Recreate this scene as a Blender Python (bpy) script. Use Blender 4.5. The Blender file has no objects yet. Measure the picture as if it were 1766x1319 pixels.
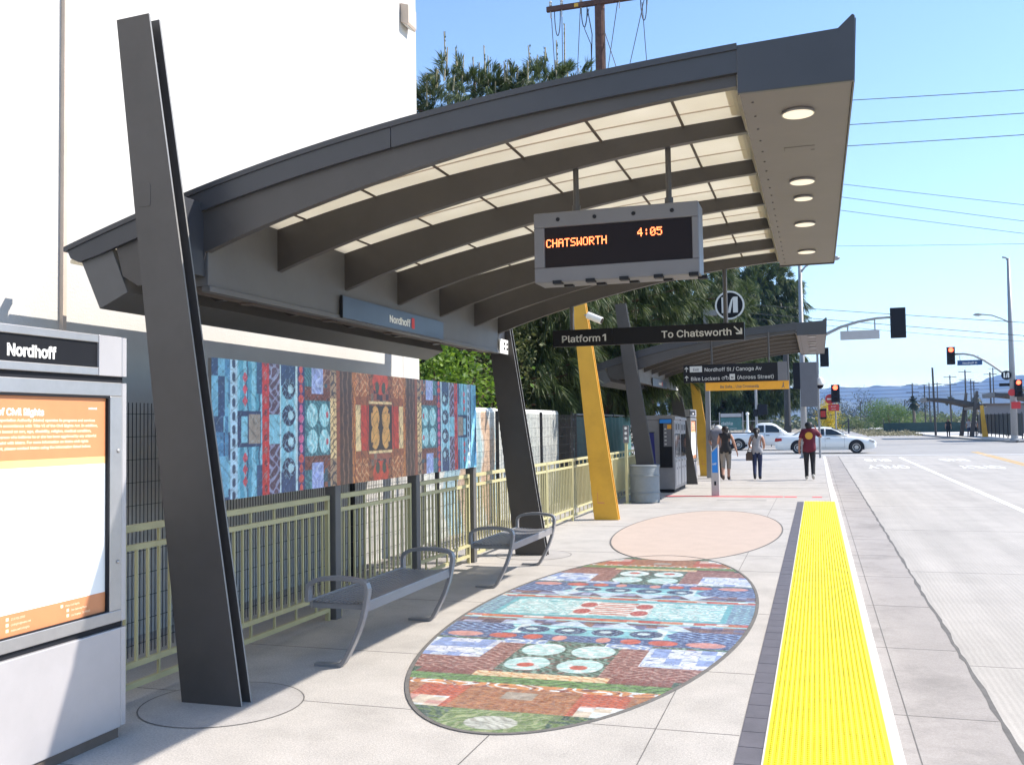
import bpy, bmesh, math, random
import numpy as np
from mathutils import Vector, Matrix

C = bpy.context.collection
S = bpy.context.scene
PI = math.pi

# ------------------------------------------------------------------ camera
cam_d = bpy.data.cameras.new('camera')
cam = bpy.data.objects.new('camera', cam_d)
C.objects.link(cam)
CAMZ = 1.62
_r = Vector((0.95350133, 0.30101617, -0.01498296))
_u = Vector((0.02789063, -0.0386285, 0.99886433))
_f = Vector((-0.30009554, 0.95283635, 0.04522786))
m = Matrix.Identity(4)
for i in range(3):
    m[i][0], m[i][1], m[i][2] = _r[i], _u[i], -_f[i]
m[0][3], m[1][3], m[2][3] = 0, 0, CAMZ
cam.matrix_world = m
cam_d.sensor_fit = 'HORIZONTAL'
cam_d.sensor_width = 36
cam_d.lens = 36 * 1665 / 1766
cam_d.clip_start = 0.05
cam_d.clip_end = 40000
S.camera = cam

# ------------------------------------------------------------------ world, sun, exposure
SUN_EL = math.radians(42.5)
SUN_AZ = math.radians(22)        # measured from +X towards +Y
w = bpy.data.worlds.new('World')
S.world = w
w.use_nodes = True
nt = w.node_tree
sky = nt.nodes.new('ShaderNodeTexSky')
sky.sky_type = 'NISHITA'
sky.sun_disc = False
sky.sun_elevation = SUN_EL
sky.sun_rotation = math.radians(90) - SUN_AZ
sky.altitude = 0
sky.air_density = 1.0
sky.dust_density = 0.0
sky.ozone_density = 3.0
bg = nt.nodes['Background']
bg.inputs['Strength'].default_value = 0.15
nt.links.new(sky.outputs[0], bg.inputs['Color'])

sun_d = bpy.data.lights.new('sun', 'SUN')
sun_d.energy = 4.4
sun_d.angle = math.radians(0.5)
sun_d.color = (1.0, 0.93, 0.825)
sun = bpy.data.objects.new('sun', sun_d)
C.objects.link(sun)
sv = Vector((math.cos(SUN_EL) * math.cos(SUN_AZ), math.cos(SUN_EL) * math.sin(SUN_AZ), math.sin(SUN_EL)))
sun.rotation_euler = sv.to_track_quat('Z', 'Y').to_euler()
sun.location = sv * 60

S.view_settings.view_transform = 'Standard'
S.view_settings.look = 'None'
S.view_settings.gamma = 1
S.view_settings.use_curve_mapping = False
S.view_settings.exposure = 0.92

# ------------------------------------------------------------------ materials
MATS = {}

def mat(name, col, rough=0.6, metal=0.0, var=0.10, scale=5.0, bump=0.0, bscale=60.0, spec=0.5,
        stain=0.0, stain_scale=0.8, emit=None, coat=0.0, speck=0.0):
    if name in MATS:
        return MATS[name]
    mt = bpy.data.materials.new(name)
    mt.use_nodes = True
    n = mt.node_tree.nodes
    l = mt.node_tree.links
    b = n['Principled BSDF']
    b.inputs['Roughness'].default_value = rough
    b.inputs['Metallic'].default_value = metal
    b.inputs['Specular IOR Level'].default_value = spec
    if coat:
        b.inputs['Coat Weight'].default_value = coat
    col = tuple(col) + (1,)
    tc = n.new('ShaderNodeTexCoord')
    last = None
    if var:
        nz = n.new('ShaderNodeTexNoise')
        nz.inputs['Scale'].default_value = scale
        nz.inputs['Detail'].default_value = 6
        nz.inputs['Roughness'].default_value = 0.65
        l.new(tc.outputs['Object'], nz.inputs['Vector'])
        mr = n.new('ShaderNodeMapRange')
        mr.inputs['From Min'].default_value = 0.3
        mr.inputs['From Max'].default_value = 0.7
        mr.inputs['To Min'].default_value = 1 - var
        mr.inputs['To Max'].default_value = 1 + var
        l.new(nz.outputs['Fac'], mr.inputs['Value'])
        mx = n.new('ShaderNodeVectorMath')
        mx.operation = 'SCALE'
        mx.inputs[0].default_value = col[:3]
        l.new(mr.outputs[0], mx.inputs['Scale'])
        last = mx.outputs[0]
    if stain:
        nz = n.new('ShaderNodeTexNoise')
        nz.inputs['Scale'].default_value = stain_scale
        nz.inputs['Detail'].default_value = 8
        nz.inputs['Roughness'].default_value = 0.7
        l.new(tc.outputs['Object'], nz.inputs['Vector'])
        mr = n.new('ShaderNodeMapRange')
        mr.inputs['From Min'].default_value = 0.48
        mr.inputs['From Max'].default_value = 0.72
        mr.inputs['To Min'].default_value = 1
        mr.inputs['To Max'].default_value = 1 - stain
        l.new(nz.outputs['Fac'], mr.inputs['Value'])
        mx = n.new('ShaderNodeVectorMath')
        mx.operation = 'SCALE'
        l.new(last, mx.inputs[0])
        l.new(mr.outputs[0], mx.inputs['Scale'])
        last = mx.outputs[0]
    if speck:
        nz = n.new('ShaderNodeTexNoise')
        nz.inputs['Scale'].default_value = 90
        nz.inputs['Detail'].default_value = 3
        l.new(tc.outputs['Object'], nz.inputs['Vector'])
        mr = n.new('ShaderNodeMapRange')
        mr.inputs['From Min'].default_value = 0.35
        mr.inputs['From Max'].default_value = 0.65
        mr.inputs['To Min'].default_value = 1 - speck
        mr.inputs['To Max'].default_value = 1 + speck
        l.new(nz.outputs['Fac'], mr.inputs['Value'])
        mx = n.new('ShaderNodeVectorMath')
        mx.operation = 'SCALE'
        l.new(last, mx.inputs[0])
        l.new(mr.outputs[0], mx.inputs['Scale'])
        last = mx.outputs[0]
    if last is not None:
        l.new(last, b.inputs['Base Color'])
    else:
        b.inputs['Base Color'].default_value = col
    if bump:
        nz = n.new('ShaderNodeTexNoise')
        nz.inputs['Scale'].default_value = bscale
        nz.inputs['Detail'].default_value = 5
        l.new(tc.outputs['Object'], nz.inputs['Vector'])
        bp = n.new('ShaderNodeBump')
        bp.inputs['Strength'].default_value = bump
        bp.inputs['Distance'].default_value = 0.01
        l.new(nz.outputs['Fac'], bp.inputs['Height'])
        l.new(bp.outputs[0], b.inputs['Normal'])
    if emit:
        b.inputs['Emission Color'].default_value = tuple(emit[:3]) + (1,)
        b.inputs['Emission Strength'].default_value = emit[3]
    MATS[name] = mt
    return mt

def attr_mat(name, rough=0.6, coat=0.0, bump=0.0, tiles=0):
    mt = bpy.data.materials.new(name)
    mt.use_nodes = True
    n = mt.node_tree.nodes
    l = mt.node_tree.links
    b = n['Principled BSDF']
    b.inputs['Roughness'].default_value = rough
    b.inputs['Coat Weight'].default_value = coat
    a = n.new('ShaderNodeAttribute')
    a.attribute_name = 'Col'
    tc = n.new('ShaderNodeTexCoord')
    nz = n.new('ShaderNodeTexNoise')
    nz.inputs['Scale'].default_value = 14
    nz.inputs['Detail'].default_value = 8
    l.new(tc.outputs['Object'], nz.inputs['Vector'])
    mr = n.new('ShaderNodeMapRange')
    mr.inputs['From Min'].default_value = 0.3
    mr.inputs['From Max'].default_value = 0.7
    mr.inputs['To Min'].default_value = 0.78
    mr.inputs['To Max'].default_value = 1.22
    l.new(nz.outputs['Fac'], mr.inputs['Value'])
    mx = n.new('ShaderNodeVectorMath')
    mx.operation = 'SCALE'
    l.new(a.outputs['Color'], mx.inputs[0])
    l.new(mr.outputs[0], mx.inputs['Scale'])
    col_out = mx.outputs[0]
    if tiles:
        vo = n.new('ShaderNodeTexVoronoi')
        vo.feature = 'DISTANCE_TO_EDGE'
        vo.inputs['Scale'].default_value = tiles
        l.new(tc.outputs['Object'], vo.inputs['Vector'])
        m2 = n.new('ShaderNodeMapRange')
        m2.inputs['From Min'].default_value = 0.02
        m2.inputs['From Max'].default_value = 0.07
        m2.inputs['To Min'].default_value = 0.16
        m2.inputs['To Max'].default_value = 0.0
        l.new(vo.outputs['Distance'], m2.inputs['Value'])
        v2 = n.new('ShaderNodeTexVoronoi')
        v2.inputs['Scale'].default_value = tiles
        l.new(tc.outputs['Object'], v2.inputs['Vector'])
        hs = n.new('ShaderNodeSeparateColor')
        l.new(v2.outputs['Color'], hs.inputs[0])
        m3 = n.new('ShaderNodeMapRange')
        m3.inputs['To Min'].default_value = 0.90
        m3.inputs['To Max'].default_value = 1.12
        l.new(hs.outputs[0], m3.inputs['Value'])
        s3 = n.new('ShaderNodeVectorMath')
        s3.operation = 'SCALE'
        l.new(col_out, s3.inputs[0])
        l.new(m3.outputs[0], s3.inputs['Scale'])
        mxg = n.new('ShaderNodeMix')
        mxg.data_type = 'RGBA'
        l.new(m2.outputs[0], mxg.inputs['Factor'])
        l.new(s3.outputs[0], mxg.inputs['A'])
        mxg.inputs['B'].default_value = (0.42, 0.40, 0.38, 1)
        col_out = mxg.outputs['Result']
    l.new(col_out, b.inputs['Base Color'])
    if bump:
        nz2 = n.new('ShaderNodeTexNoise')
        nz2.inputs['Scale'].default_value = 120
        l.new(tc.outputs['Object'], nz2.inputs['Vector'])
        bp = n.new('ShaderNodeBump')
        bp.inputs['Strength'].default_value = bump
        bp.inputs['Distance'].default_value = 0.005
        l.new(nz2.outputs['Fac'], bp.inputs['Height'])
        l.new(bp.outputs[0], b.inputs['Normal'])
    MATS[name] = mt
    return mt

def leaf_mat(name, c0, c1, c2, trans=0.35, rough=0.55):
    mt = bpy.data.materials.new(name)
    mt.use_nodes = True
    n = mt.node_tree.nodes
    l = mt.node_tree.links
    b = n['Principled BSDF']
    b.inputs['Roughness'].default_value = rough
    g = n.new('ShaderNodeNewGeometry')
    r = n.new('ShaderNodeValToRGB')
    e = r.color_ramp.elements
    e[0].color = tuple(c0) + (1,)
    e[1].color = tuple(c2) + (1,)
    k = e.new(0.55)
    k.color = tuple(c1) + (1,)
    l.new(g.outputs['Random Per Island'], r.inputs['Fac'])
    l.new(r.outputs[0], b.inputs['Base Color'])
    t = n.new('ShaderNodeBsdfTranslucent')
    l.new(r.outputs[0], t.inputs['Color'])
    mx = n.new('ShaderNodeMixShader')
    mx.inputs[0].default_value = trans
    l.new(b.outputs[0], mx.inputs[1])
    l.new(t.outputs[0], mx.inputs[2])
    l.new(mx.outputs[0], n['Material Output'].inputs['Surface'])
    MATS[name] = mt
    return mt

M = {}
M['concrete'] = mat('concrete', (0.42, 0.392, 0.365), 0.85, var=0.09, scale=2.6, bump=0.3, bscale=140, stain=0.16, stain_scale=1.7, speck=0.14)
M['ring_concrete'] = mat('ring_concrete', (0.375, 0.352, 0.335), 0.85, var=0.12, scale=3, bump=0.2, bscale=140, speck=0.10)
M['kerb_concrete'] = mat('kerb_concrete', (0.60, 0.575, 0.54), 0.8, var=0.07, scale=4, bump=0.2, bscale=120, stain=0.15, stain_scale=3)
M['gutter'] = mat('gutter_concrete', (0.335, 0.305, 0.285), 0.85, var=0.10, scale=1.8, bump=0.25, bscale=120, stain=0.30, stain_scale=1.6, speck=0.08)
M['joint'] = mat('joint_filler', (0.13, 0.123, 0.117), 0.9, var=0.2, scale=12)
M['dark'] = mat('charcoal_paint', (0.062, 0.056, 0.055), 0.42, var=0.10, scale=2.2, stain=0.16, stain_scale=1.3, bump=0.03, bscale=30)
M['cut_edge'] = mat('bare_plate_edge', (0.22, 0.216, 0.212), 0.5, 0.2, var=0.05)
M['fascia'] = mat('slate_grey_metal', (0.044, 0.046, 0.055), 0.38, var=0.08, scale=1.5, stain=0.12, stain_scale=1.8)
M['soffit'] = mat('soffit_panel', (0.147, 0.130, 0.131), 0.55, var=0.06, scale=2)
M['beam'] = mat('beam_paint', (0.105, 0.102, 0.103), 0.5, var=0.12, scale=2)
M['beam_under'] = mat('weathered_steel', (0.11, 0.085, 0.07), 0.8, var=0.25, scale=5)
M['lens'] = mat('glowing_diffuser', (0.80, 0.74, 0.62), 0.5, var=0.03, emit=(1.0, 0.86, 0.66, 0.33))  # added glow stands in for daylight coming through the soffit discs
M['steel'] = mat('brushed_steel', (0.44, 0.43, 0.435), 0.36, 0.8, var=0.07, scale=9)
M['pale_panel'] = mat('pale_aluminium_panel', (0.45, 0.43, 0.44), 0.40, 0.35, var=0.05, scale=4)
M['white_paint'] = mat('white_paint', (0.8, 0.79, 0.76), 0.6, var=0.03, scale=3)
M['wall'] = mat('white_stucco', (0.54, 0.525, 0.50), 0.85, var=0.05, scale=1.5, bump=0.3, bscale=60, stain=0.08, stain_scale=0.5)
M['pipe'] = mat('beige_pipe', (0.55, 0.45, 0.37), 0.6, var=0.08)
M['yellow'] = mat('safety_yellow', (0.80, 0.69, 0.018), 0.6, var=0.09, scale=3, stain=0.20, stain_scale=5)
M['mustard'] = mat('mustard_paint', (0.66, 0.36, 0.035), 0.45, var=0.08, scale=2, stain=0.14, stain_scale=1.6)
M['tile'] = mat('dark_paver', (0.115, 0.108, 0.125), 0.6, var=0.13, scale=6, bump=0.12, bscale=90, stain=0.15, stain_scale=7)
M['grout'] = mat('pale_grout', (0.36, 0.33, 0.32), 0.9, var=0.1)
M['rail'] = mat('khaki_green_paint', (0.45, 0.41, 0.225), 0.5, var=0.07, scale=5)
M['bench'] = mat('bench_grey_metal', (0.235, 0.235, 0.25), 0.36, 0.25, var=0.06, scale=6)
M['black'] = mat('black_sign_panel', (0.007, 0.007, 0.010), 0.45, var=0.1, spec=0.25)
M['black_matte'] = mat('black_housing', (0.013, 0.014, 0.019), 0.6, var=0.1, spec=0.2)
M['white_letter'] = mat('white_lettering', (0.78, 0.77, 0.74), 0.6, var=0.0)
M['grey_letter'] = mat('grey_white_lettering', (0.55, 0.54, 0.52), 0.6, var=0.0)
M['led_box'] = mat('display_housing_grey', (0.14, 0.137, 0.15), 0.45, var=0.05, scale=4)
M['glass_dark'] = mat('dark_glass', (0.014, 0.008, 0.008), 0.22, var=0.0, spec=0.12)
M['led'] = mat('led_amber', (0.9, 0.25, 0.05), 0.5, var=0.0, emit=(1.0, 0.17, 0.06, 2.8))
M['red_lamp'] = mat('red_lamp', (0.9, 0.05, 0.02), 0.4, var=0.0, emit=(1.0, 0.07, 0.03, 4.5))
M['red'] = mat('red_paint', (0.55, 0.03, 0.03), 0.5, var=0.06)
M['red_line'] = mat('faded_red_paint', (0.62, 0.11, 0.12), 0.8, var=0.25, scale=25)
M['orange_sign'] = mat('orange_sign_panel', (0.80, 0.36, 0.02), 0.5, var=0.05)
M['orange_print'] = mat('orange_print', (0.58, 0.23, 0.10), 0.5, var=0.07, scale=5)
M['peach_print'] = mat('peach_print', (0.80, 0.52, 0.22), 0.5, var=0.05)
M['cream_letter'] = mat('cream_lettering', (0.85, 0.72, 0.50), 0.6, var=0.0)
M['paper'] = mat('poster_paper', (0.82, 0.82, 0.80), 0.6, var=0.01)
M['blue_sign'] = mat('blue_sign', (0.012, 0.06, 0.18), 0.5, var=0.05)
M['sky_blue'] = mat('bright_blue_panel', (0.02, 0.24, 0.72), 0.45, var=0.05)
M['navy'] = mat('navy_vinyl', (0.015, 0.015, 0.15), 0.5, var=0.1)
M['slate_sign'] = mat('slate_blue_sign', (0.04, 0.055, 0.09), 0.3, var=0.25, scale=1.6)
M['pink'] = mat('pink_concrete', (0.46, 0.365, 0.305), 0.85, var=0.06, scale=3, bump=0.15, bscale=120, speck=0.08)
M['road'] = None
M['asphalt'] = mat('worn_road', (0.33, 0.315, 0.30), 0.9, var=0.14, scale=0.5, stain=0.15, stain_scale=0.25)
M['road_white'] = mat('worn_white_road_paint', (0.82, 0.81, 0.78), 0.8, var=0.06, scale=14)
M['road_yellow'] = mat('worn_yellow_road_paint', (0.60, 0.38, 0.13), 0.8, var=0.15, scale=12)
M['earth'] = mat('dry_earth', (0.27, 0.235, 0.18), 0.95, var=0.2, scale=0.2, stain=0.25, stain_scale=0.05)
M['bark'] = mat('brown_bark', (0.13, 0.075, 0.05), 0.95, var=0.3, scale=9, bump=0.6, bscale=20)
M['wood_pole'] = mat('creosoted_wood', (0.10, 0.052, 0.042), 0.9, var=0.35, scale=6, bump=0.3, bscale=25)
M['grey_pole'] = mat('galvanised_grey', (0.30, 0.30, 0.31), 0.5, 0.2, var=0.06)
M['dark_pole'] = mat('dark_pole', (0.035, 0.033, 0.033), 0.6, var=0.1)
M['wire'] = mat('wire_black', (0.05, 0.05, 0.055), 0.6, var=0.0)
M['mesh_wire'] = mat('mesh_wire', (0.015, 0.015, 0.018), 0.6, var=0.0)
M['insulator'] = mat('insulator', (0.5, 0.5, 0.5), 0.3, var=0.0)
M['car_white'] = mat('car_white_paint', (0.78, 0.78, 0.77), 0.25, var=0.0, coat=0.5)
M['tyre'] = mat('tyre_rubber', (0.02, 0.02, 0.02), 0.85, var=0.1)
M['hub'] = mat('wheel_hub', (0.45, 0.45, 0.46), 0.35, 0.6, var=0.1)
M['tail'] = mat('tail_lamp_red', (0.35, 0.01, 0.015), 0.25, var=0.0)
M['can'] = mat('ribbed_grey_metal', (0.22, 0.24, 0.255), 0.55, 0.2, var=0.07, scale=7)
M['tvm'] = mat('ticket_machine_steel', (0.27, 0.26, 0.275), 0.42, 0.35, var=0.08, scale=5)
M['cctv'] = mat('camera_white', (0.72, 0.70, 0.65), 0.4, var=0.03)
M['skin_a'] = mat('skin_tan', (0.42, 0.22, 0.15), 0.55, var=0.06)
M['hair'] = mat('dark_hair', (0.018, 0.013, 0.012), 0.5, var=0.3, scale=30)
M['screen_green'] = mat('dark_green_screen', (0.022, 0.05, 0.045), 0.85, var=0.25, scale=1.5)
M['foliage_base'] = mat('dark_backdrop', (0.05, 0.048, 0.042), 0.8, var=0.3, scale=1.2)
M['teal_tarp'] = mat('teal_mesh_tarp', (0.07, 0.17, 0.17), 0.8, var=0.2, scale=2)
M['palm_bark'] = mat('palm_bark', (0.2, 0.16, 0.12), 0.9, var=0.2)
M['foliage_pine'] = leaf_mat('pine_needles', (0.02, 0.038, 0.013), (0.06, 0.095, 0.028), (0.16, 0.20, 0.065), 0.3)
M['candle'] = mat('pale_pine_shoot', (0.30, 0.26, 0.16), 0.7, var=0.15)
M['foliage_bush'] = leaf_mat('bright_leaves', (0.05, 0.11, 0.012), (0.12, 0.22, 0.02), (0.24, 0.36, 0.04), 0.45)
M['foliage_olive'] = leaf_mat('olive_leaves', (0.035, 0.055, 0.018), (0.085, 0.105, 0.032), (0.18, 0.18, 0.06), 0.35)
M['foliage_far'] = leaf_mat('far_green_leaves', (0.05, 0.085, 0.025), (0.11, 0.155, 0.04), (0.19, 0.22, 0.06), 0.35)
M['foliage_round'] = leaf_mat('fresh_green_leaves', (0.05, 0.11, 0.015), (0.11, 0.20, 0.03), (0.20, 0.30, 0.06), 0.35)
M['foliage_yellow'] = leaf_mat('yellow_blossom', (0.35, 0.25, 0.01), (0.62, 0.48, 0.02), (0.75, 0.62, 0.05), 0.35)
M['dry_grass'] = leaf_mat('dry_grass_blades', (0.12, 0.11, 0.05), (0.22, 0.19, 0.09), (0.30, 0.26, 0.14), 0.3)
M['foliage_shade'] = leaf_mat('shade_dark_leaves', (0.008, 0.014, 0.007), (0.014, 0.022, 0.010), (0.026, 0.036, 0.016), 0.2)  # near-black leaf colour standing in for deep shade
M['foliage_dark'] = leaf_mat('dark_far_leaves', (0.02, 0.03, 0.02), (0.035, 0.05, 0.03), (0.06, 0.08, 0.04), 0.25)
M['hill'] = mat('hill_scrub', (0.10, 0.105, 0.06), 0.95, var=0.3, scale=0.006, stain=0.3, stain_scale=0.01)

# ---- grooved concrete of the bus lane: tined wavy grooves as bump
def road_mat():
    mt = mat('grooved_concrete_road', (0.415, 0.385, 0.352), 0.85, var=0.08, scale=0.9, stain=0.10, stain_scale=0.7, speck=0.06)
    n = mt.node_tree.nodes
    l = mt.node_tree.links
    b = n['Principled BSDF']
    tc = n.new('ShaderNodeTexCoord')
    # long faint wheel tracks and drips along the lane
    mp = n.new('ShaderNodeMapping')
    mp.inputs['Scale'].default_value = (2.2, 0.10, 1)
    l.new(tc.outputs['Object'], mp.inputs['Vector'])
    nz = n.new('ShaderNodeTexNoise')
    nz.inputs['Scale'].default_value = 1.0
    nz.inputs['Detail'].default_value = 7
    nz.inputs['Roughness'].default_value = 0.7
    l.new(mp.outputs[0], nz.inputs['Vector'])
    mr = n.new('ShaderNodeMapRange')
    mr.inputs['From Min'].default_value = 0.40
    mr.inputs['From Max'].default_value = 0.70
    mr.inputs['To Min'].default_value = 1.03
    mr.inputs['To Max'].default_value = 0.86
    l.new(nz.outputs['Fac'], mr.inputs['Value'])
    old = b.inputs['Base Color'].links[0].from_socket
    vs_ = n.new('ShaderNodeVectorMath')
    vs_.operation = 'SCALE'
    l.new(old, vs_.inputs[0])
    l.new(mr.outputs[0], vs_.inputs['Scale'])
    l.new(vs_.outputs[0], b.inputs['Base Color'])
    wv = n.new('ShaderNodeTexWave')
    wv.wave_type = 'BANDS'
    wv.bands_direction = 'X'
    wv.inputs['Scale'].default_value = 7.5
    wv.inputs['Distortion'].default_value = 2.2
    wv.inputs['Detail'].default_value = 2
    wv.inputs['Detail Scale'].default_value = 0.6
    l.new(tc.outputs['Object'], wv.inputs['Vector'])
    bp = n.new('ShaderNodeBump')
    bp.inputs['Strength'].default_value = 0.16
    bp.inputs['Distance'].default_value = 0.006
    l.new(wv.outputs['Fac'], bp.inputs['Height'])
    l.new(bp.outputs[0], b.inputs['Normal'])
    return mt
M['road'] = road_mat()

def panel_mat():
    mt = bpy.data.materials.new('translucent_roof_sheet')
    mt.use_nodes = True
    n = mt.node_tree.nodes
    l = mt.node_tree.links
    b = n['Principled BSDF']
    b.inputs['Base Color'].default_value = (0.74, 0.69, 0.58, 1)
    b.inputs['Roughness'].default_value = 0.35
    t = n.new('ShaderNodeBsdfTranslucent')
    tc = n.new('ShaderNodeTexCoord')
    nz = n.new('ShaderNodeTexNoise')
    nz.inputs['Scale'].default_value = 2.5
    nz.inputs['Detail'].default_value = 5
    l.new(tc.outputs['Object'], nz.inputs['Vector'])
    r = n.new('ShaderNodeValToRGB')
    r.color_ramp.elements[0].color = (0.72, 0.67, 0.565, 1)
    r.color_ramp.elements[1].color = (0.92, 0.885, 0.80, 1)
    l.new(nz.outputs['Fac'], r.inputs['Fac'])
    l.new(r.outputs[0], t.inputs['Color'])
    mx = n.new('ShaderNodeMixShader')
    mx.inputs[0].default_value = 0.64
    l.new(b.outputs[0], mx.inputs[1])
    l.new(t.outputs[0], mx.inputs[2])
    l.new(mx.outputs[0], n['Material Output'].inputs['Surface'])
    return mt
M['panel'] = panel_mat()

def clear_mat():
    mt = bpy.data.materials.new('window_glass')
    mt.use_nodes = True
    b = mt.node_tree.nodes['Principled BSDF']
    b.inputs['Base Color'].default_value = (0.02, 0.028, 0.035, 1)
    b.inputs['Roughness'].default_value = 0.06
    b.inputs['Specular IOR Level'].default_value = 0.7
    return mt
M['car_glass'] = clear_mat()

# ------------------------------------------------------------------ mesh helpers
class MB:
    """collects shapes, then links them as ONE mesh object"""
    def __init__(s):
        s.v, s.f, s.mi = [], [], []
    def add(s, vs, fs, mi=0):
        o = len(s.v)
        s.v += [tuple(p) for p in vs]
        s.f += [tuple(i + o for i in f) for f in fs]
        s.mi += [mi] * len(fs)
        return s
    def box(s, lo, hi, mi=0):
        x0, y0, z0 = lo
        x1, y1, z1 = hi
        return s.add([(x0, y0, z0), (x1, y0, z0), (x1, y1, z0), (x0, y1, z0),
                      (x0, y0, z1), (x1, y0, z1), (x1, y1, z1), (x0, y1, z1)],
                     [(0, 3, 2, 1), (4, 5, 6, 7), (0, 1, 5, 4), (1, 2, 6, 5), (2, 3, 7, 6), (3, 0, 4, 7)], mi)
    def prism(s, poly, axis, a, b, mi=0):
        """polygon extruded along axis; 'y': poly=(x,z); 'x': poly=(y,z); 'z': poly=(x,y)"""
        n = len(poly)
        def P(p, t):
            if axis == 'y': return (p[0], t, p[1])
            if axis == 'x': return (t, p[0], p[1])
            return (p[0], p[1], t)
        vs = [P(p, a) for p in poly] + [P(p, b) for p in poly]
        fs = [tuple(range(n)), tuple(range(2 * n - 1, n - 1, -1))]
        for i in range(n):
            j = (i + 1) % n
            fs.append((i, i + n, j + n, j))
        return s.add(vs, fs, mi)
    def tube(s, pts, r, n=8, mi=0, caps=True, flat=None):
        pts = [Vector(p) for p in pts]
        rs = r if isinstance(r, (list, tuple)) else [r] * len(pts)
        rings = []
        up = None
        for i, p in enumerate(pts):
            d = (pts[min(i + 1, len(pts) - 1)] - pts[max(i - 1, 0)])
            if d.length < 1e-9: d = Vector((0, 0, 1))
            d.normalize()
            if up is None:
                up = Vector((0, 0, 1)) if abs(d.z) < 0.9 else Vector((1, 0, 0))
            a = d.cross(up)
            if a.length < 1e-6:
                a = d.cross(Vector((0, 1, 0.3)))
            a.normalize()
            bb = a.cross(d).normalized()
            up = bb
            fl = flat if flat else 1.0
            rings.append([p + (a * math.cos(t) + bb * math.sin(t) * fl) * rs[i] for t in [2 * PI * k / n for k in range(n)]])
        vs = [v for rg in rings for v in rg]
        fs = []
        for i in range(len(rings) - 1):
            for k in range(n):
                k2 = (k + 1) % n
                fs.append((i * n + k, i * n + k2, (i + 1) * n + k2, (i + 1) * n + k))
        if caps:
            fs.append(tuple(range(n - 1, -1, -1)))
            fs.append(tuple((len(rings) - 1) * n + k for k in range(n)))
        return s.add(vs, fs, mi)
    def sweep(s, pts, w, t, side, mi=0):
        """flat bar: rectangle w (along vector side) x t swept along pts"""
        pts = [Vector(p) for p in pts]
        side = Vector(side).normalized()
        vs = []
        for i, p in enumerate(pts):
            d = (pts[min(i + 1, len(pts) - 1)] - pts[max(i - 1, 0)]).normalized()
            nn = d.cross(side).normalized()
            a = side * w / 2
            b = nn * t / 2
            vs += [p - a - b, p + a - b, p + a + b, p - a + b]
        fs = []
        for i in range(len(pts) - 1):
            for k in range(4):
                k2 = (k + 1) % 4
                fs.append((i * 4 + k, i * 4 + k2, i * 4 + 4 + k2, i * 4 + 4 + k))
        fs += [(3, 2, 1, 0), tuple(len(vs) - 4 + k for k in range(4))]
        return s.add(vs, fs, mi)
    def lathe(s, prof, c=(0, 0, 0), n=24, axis='z', mi=0):
        vs, fs = [], []
        for r, h in prof:
            for k in range(n):
                t = 2 * PI * k / n
                a, b = r * math.cos(t), r * math.sin(t)
                p = {'z': (a, b, h), 'x': (h, a, b), 'y': (b, h, a)}[axis]
                vs.append((p[0] + c[0], p[1] + c[1], p[2] + c[2]))
        for i in range(len(prof) - 1):
            for k in range(n):
                k2 = (k + 1) % n
                fs.append((i * n + k, i * n + k2, (i + 1) * n + k2, (i + 1) * n + k))
        fs.append(tuple(range(n - 1, -1, -1)))
        fs.append(tuple((len(prof) - 1) * n + k for k in range(n)))
        return s.add(vs, fs, mi)
    def build(s, name, mats, parent=None, smooth=False, bevel=0.0, fix=True, loc=None):
        me = bpy.data.meshes.new(name)
        me.from_pydata(s.v, [], s.f)
        if not isinstance(mats, (list, tuple)): mats = [mats]
        for k in mats:
            me.materials.append(M[k] if isinstance(k, str) else k)
        if len(mats) > 1:
            me.polygons.foreach_set('material_index', s.mi)
        if fix:
            bm = bmesh.new()
            bm.from_mesh(me)
            bmesh.ops.recalc_face_normals(bm, faces=bm.faces)
            bm.to_mesh(me)
            bm.free()
        if smooth:
            me.shade_smooth()
        o = bpy.data.objects.new(name, me)
        C.objects.link(o)
        if parent: o.parent = parent
        if loc: o.location = loc
        if bevel:
            bv = o.modifiers.new('bevel', 'BEVEL')
            bv.width = bevel
            bv.segments = 2
            bv.limit_method = 'ANGLE'
            bv.angle_limit = math.radians(40)
        return o

def tag(o, label=None, cat=None, group=None, kind=None):
    if label: o['label'] = label
    if cat: o['category'] = cat
    if group: o['group'] = group
    if kind: o['kind'] = kind
    return o

def thing(name, loc, label, cat, group=None, rz=0):
    o = bpy.data.objects.new(name, None)
    o.empty_display_size = 0.2
    C.objects.link(o)
    o.location = loc
    o.rotation_euler = (0, 0, rz)
    return tag(o, label, cat, group)

def struct(o):
    o['kind'] = 'structure'
    return o

def dup(root, loc, label=None, group=None, rz=None, scale=None):
    r = root.copy()
    C.objects.link(r)
    r.location = loc
    if rz is not None: r.rotation_euler = (0, 0, rz)
    if scale is not None: r.scale = (scale,) * 3
    if label: r['label'] = label
    if group: r['group'] = group
    for ch in list(root.children):
        c = ch.copy()
        C.objects.link(c)
        c.parent = r
        for g in list(ch.children):
            d = g.copy()
            C.objects.link(d)
            d.parent = c
    return r

FONT = None
try:
    import os
    _fp = os.path.join(bpy.utils.system_resource('DATAFILES'), 'fonts', 'Inter.woff2')
    if os.path.exists(_fp): FONT = bpy.data.fonts.load(_fp)
except Exception:
    FONT = None

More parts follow.
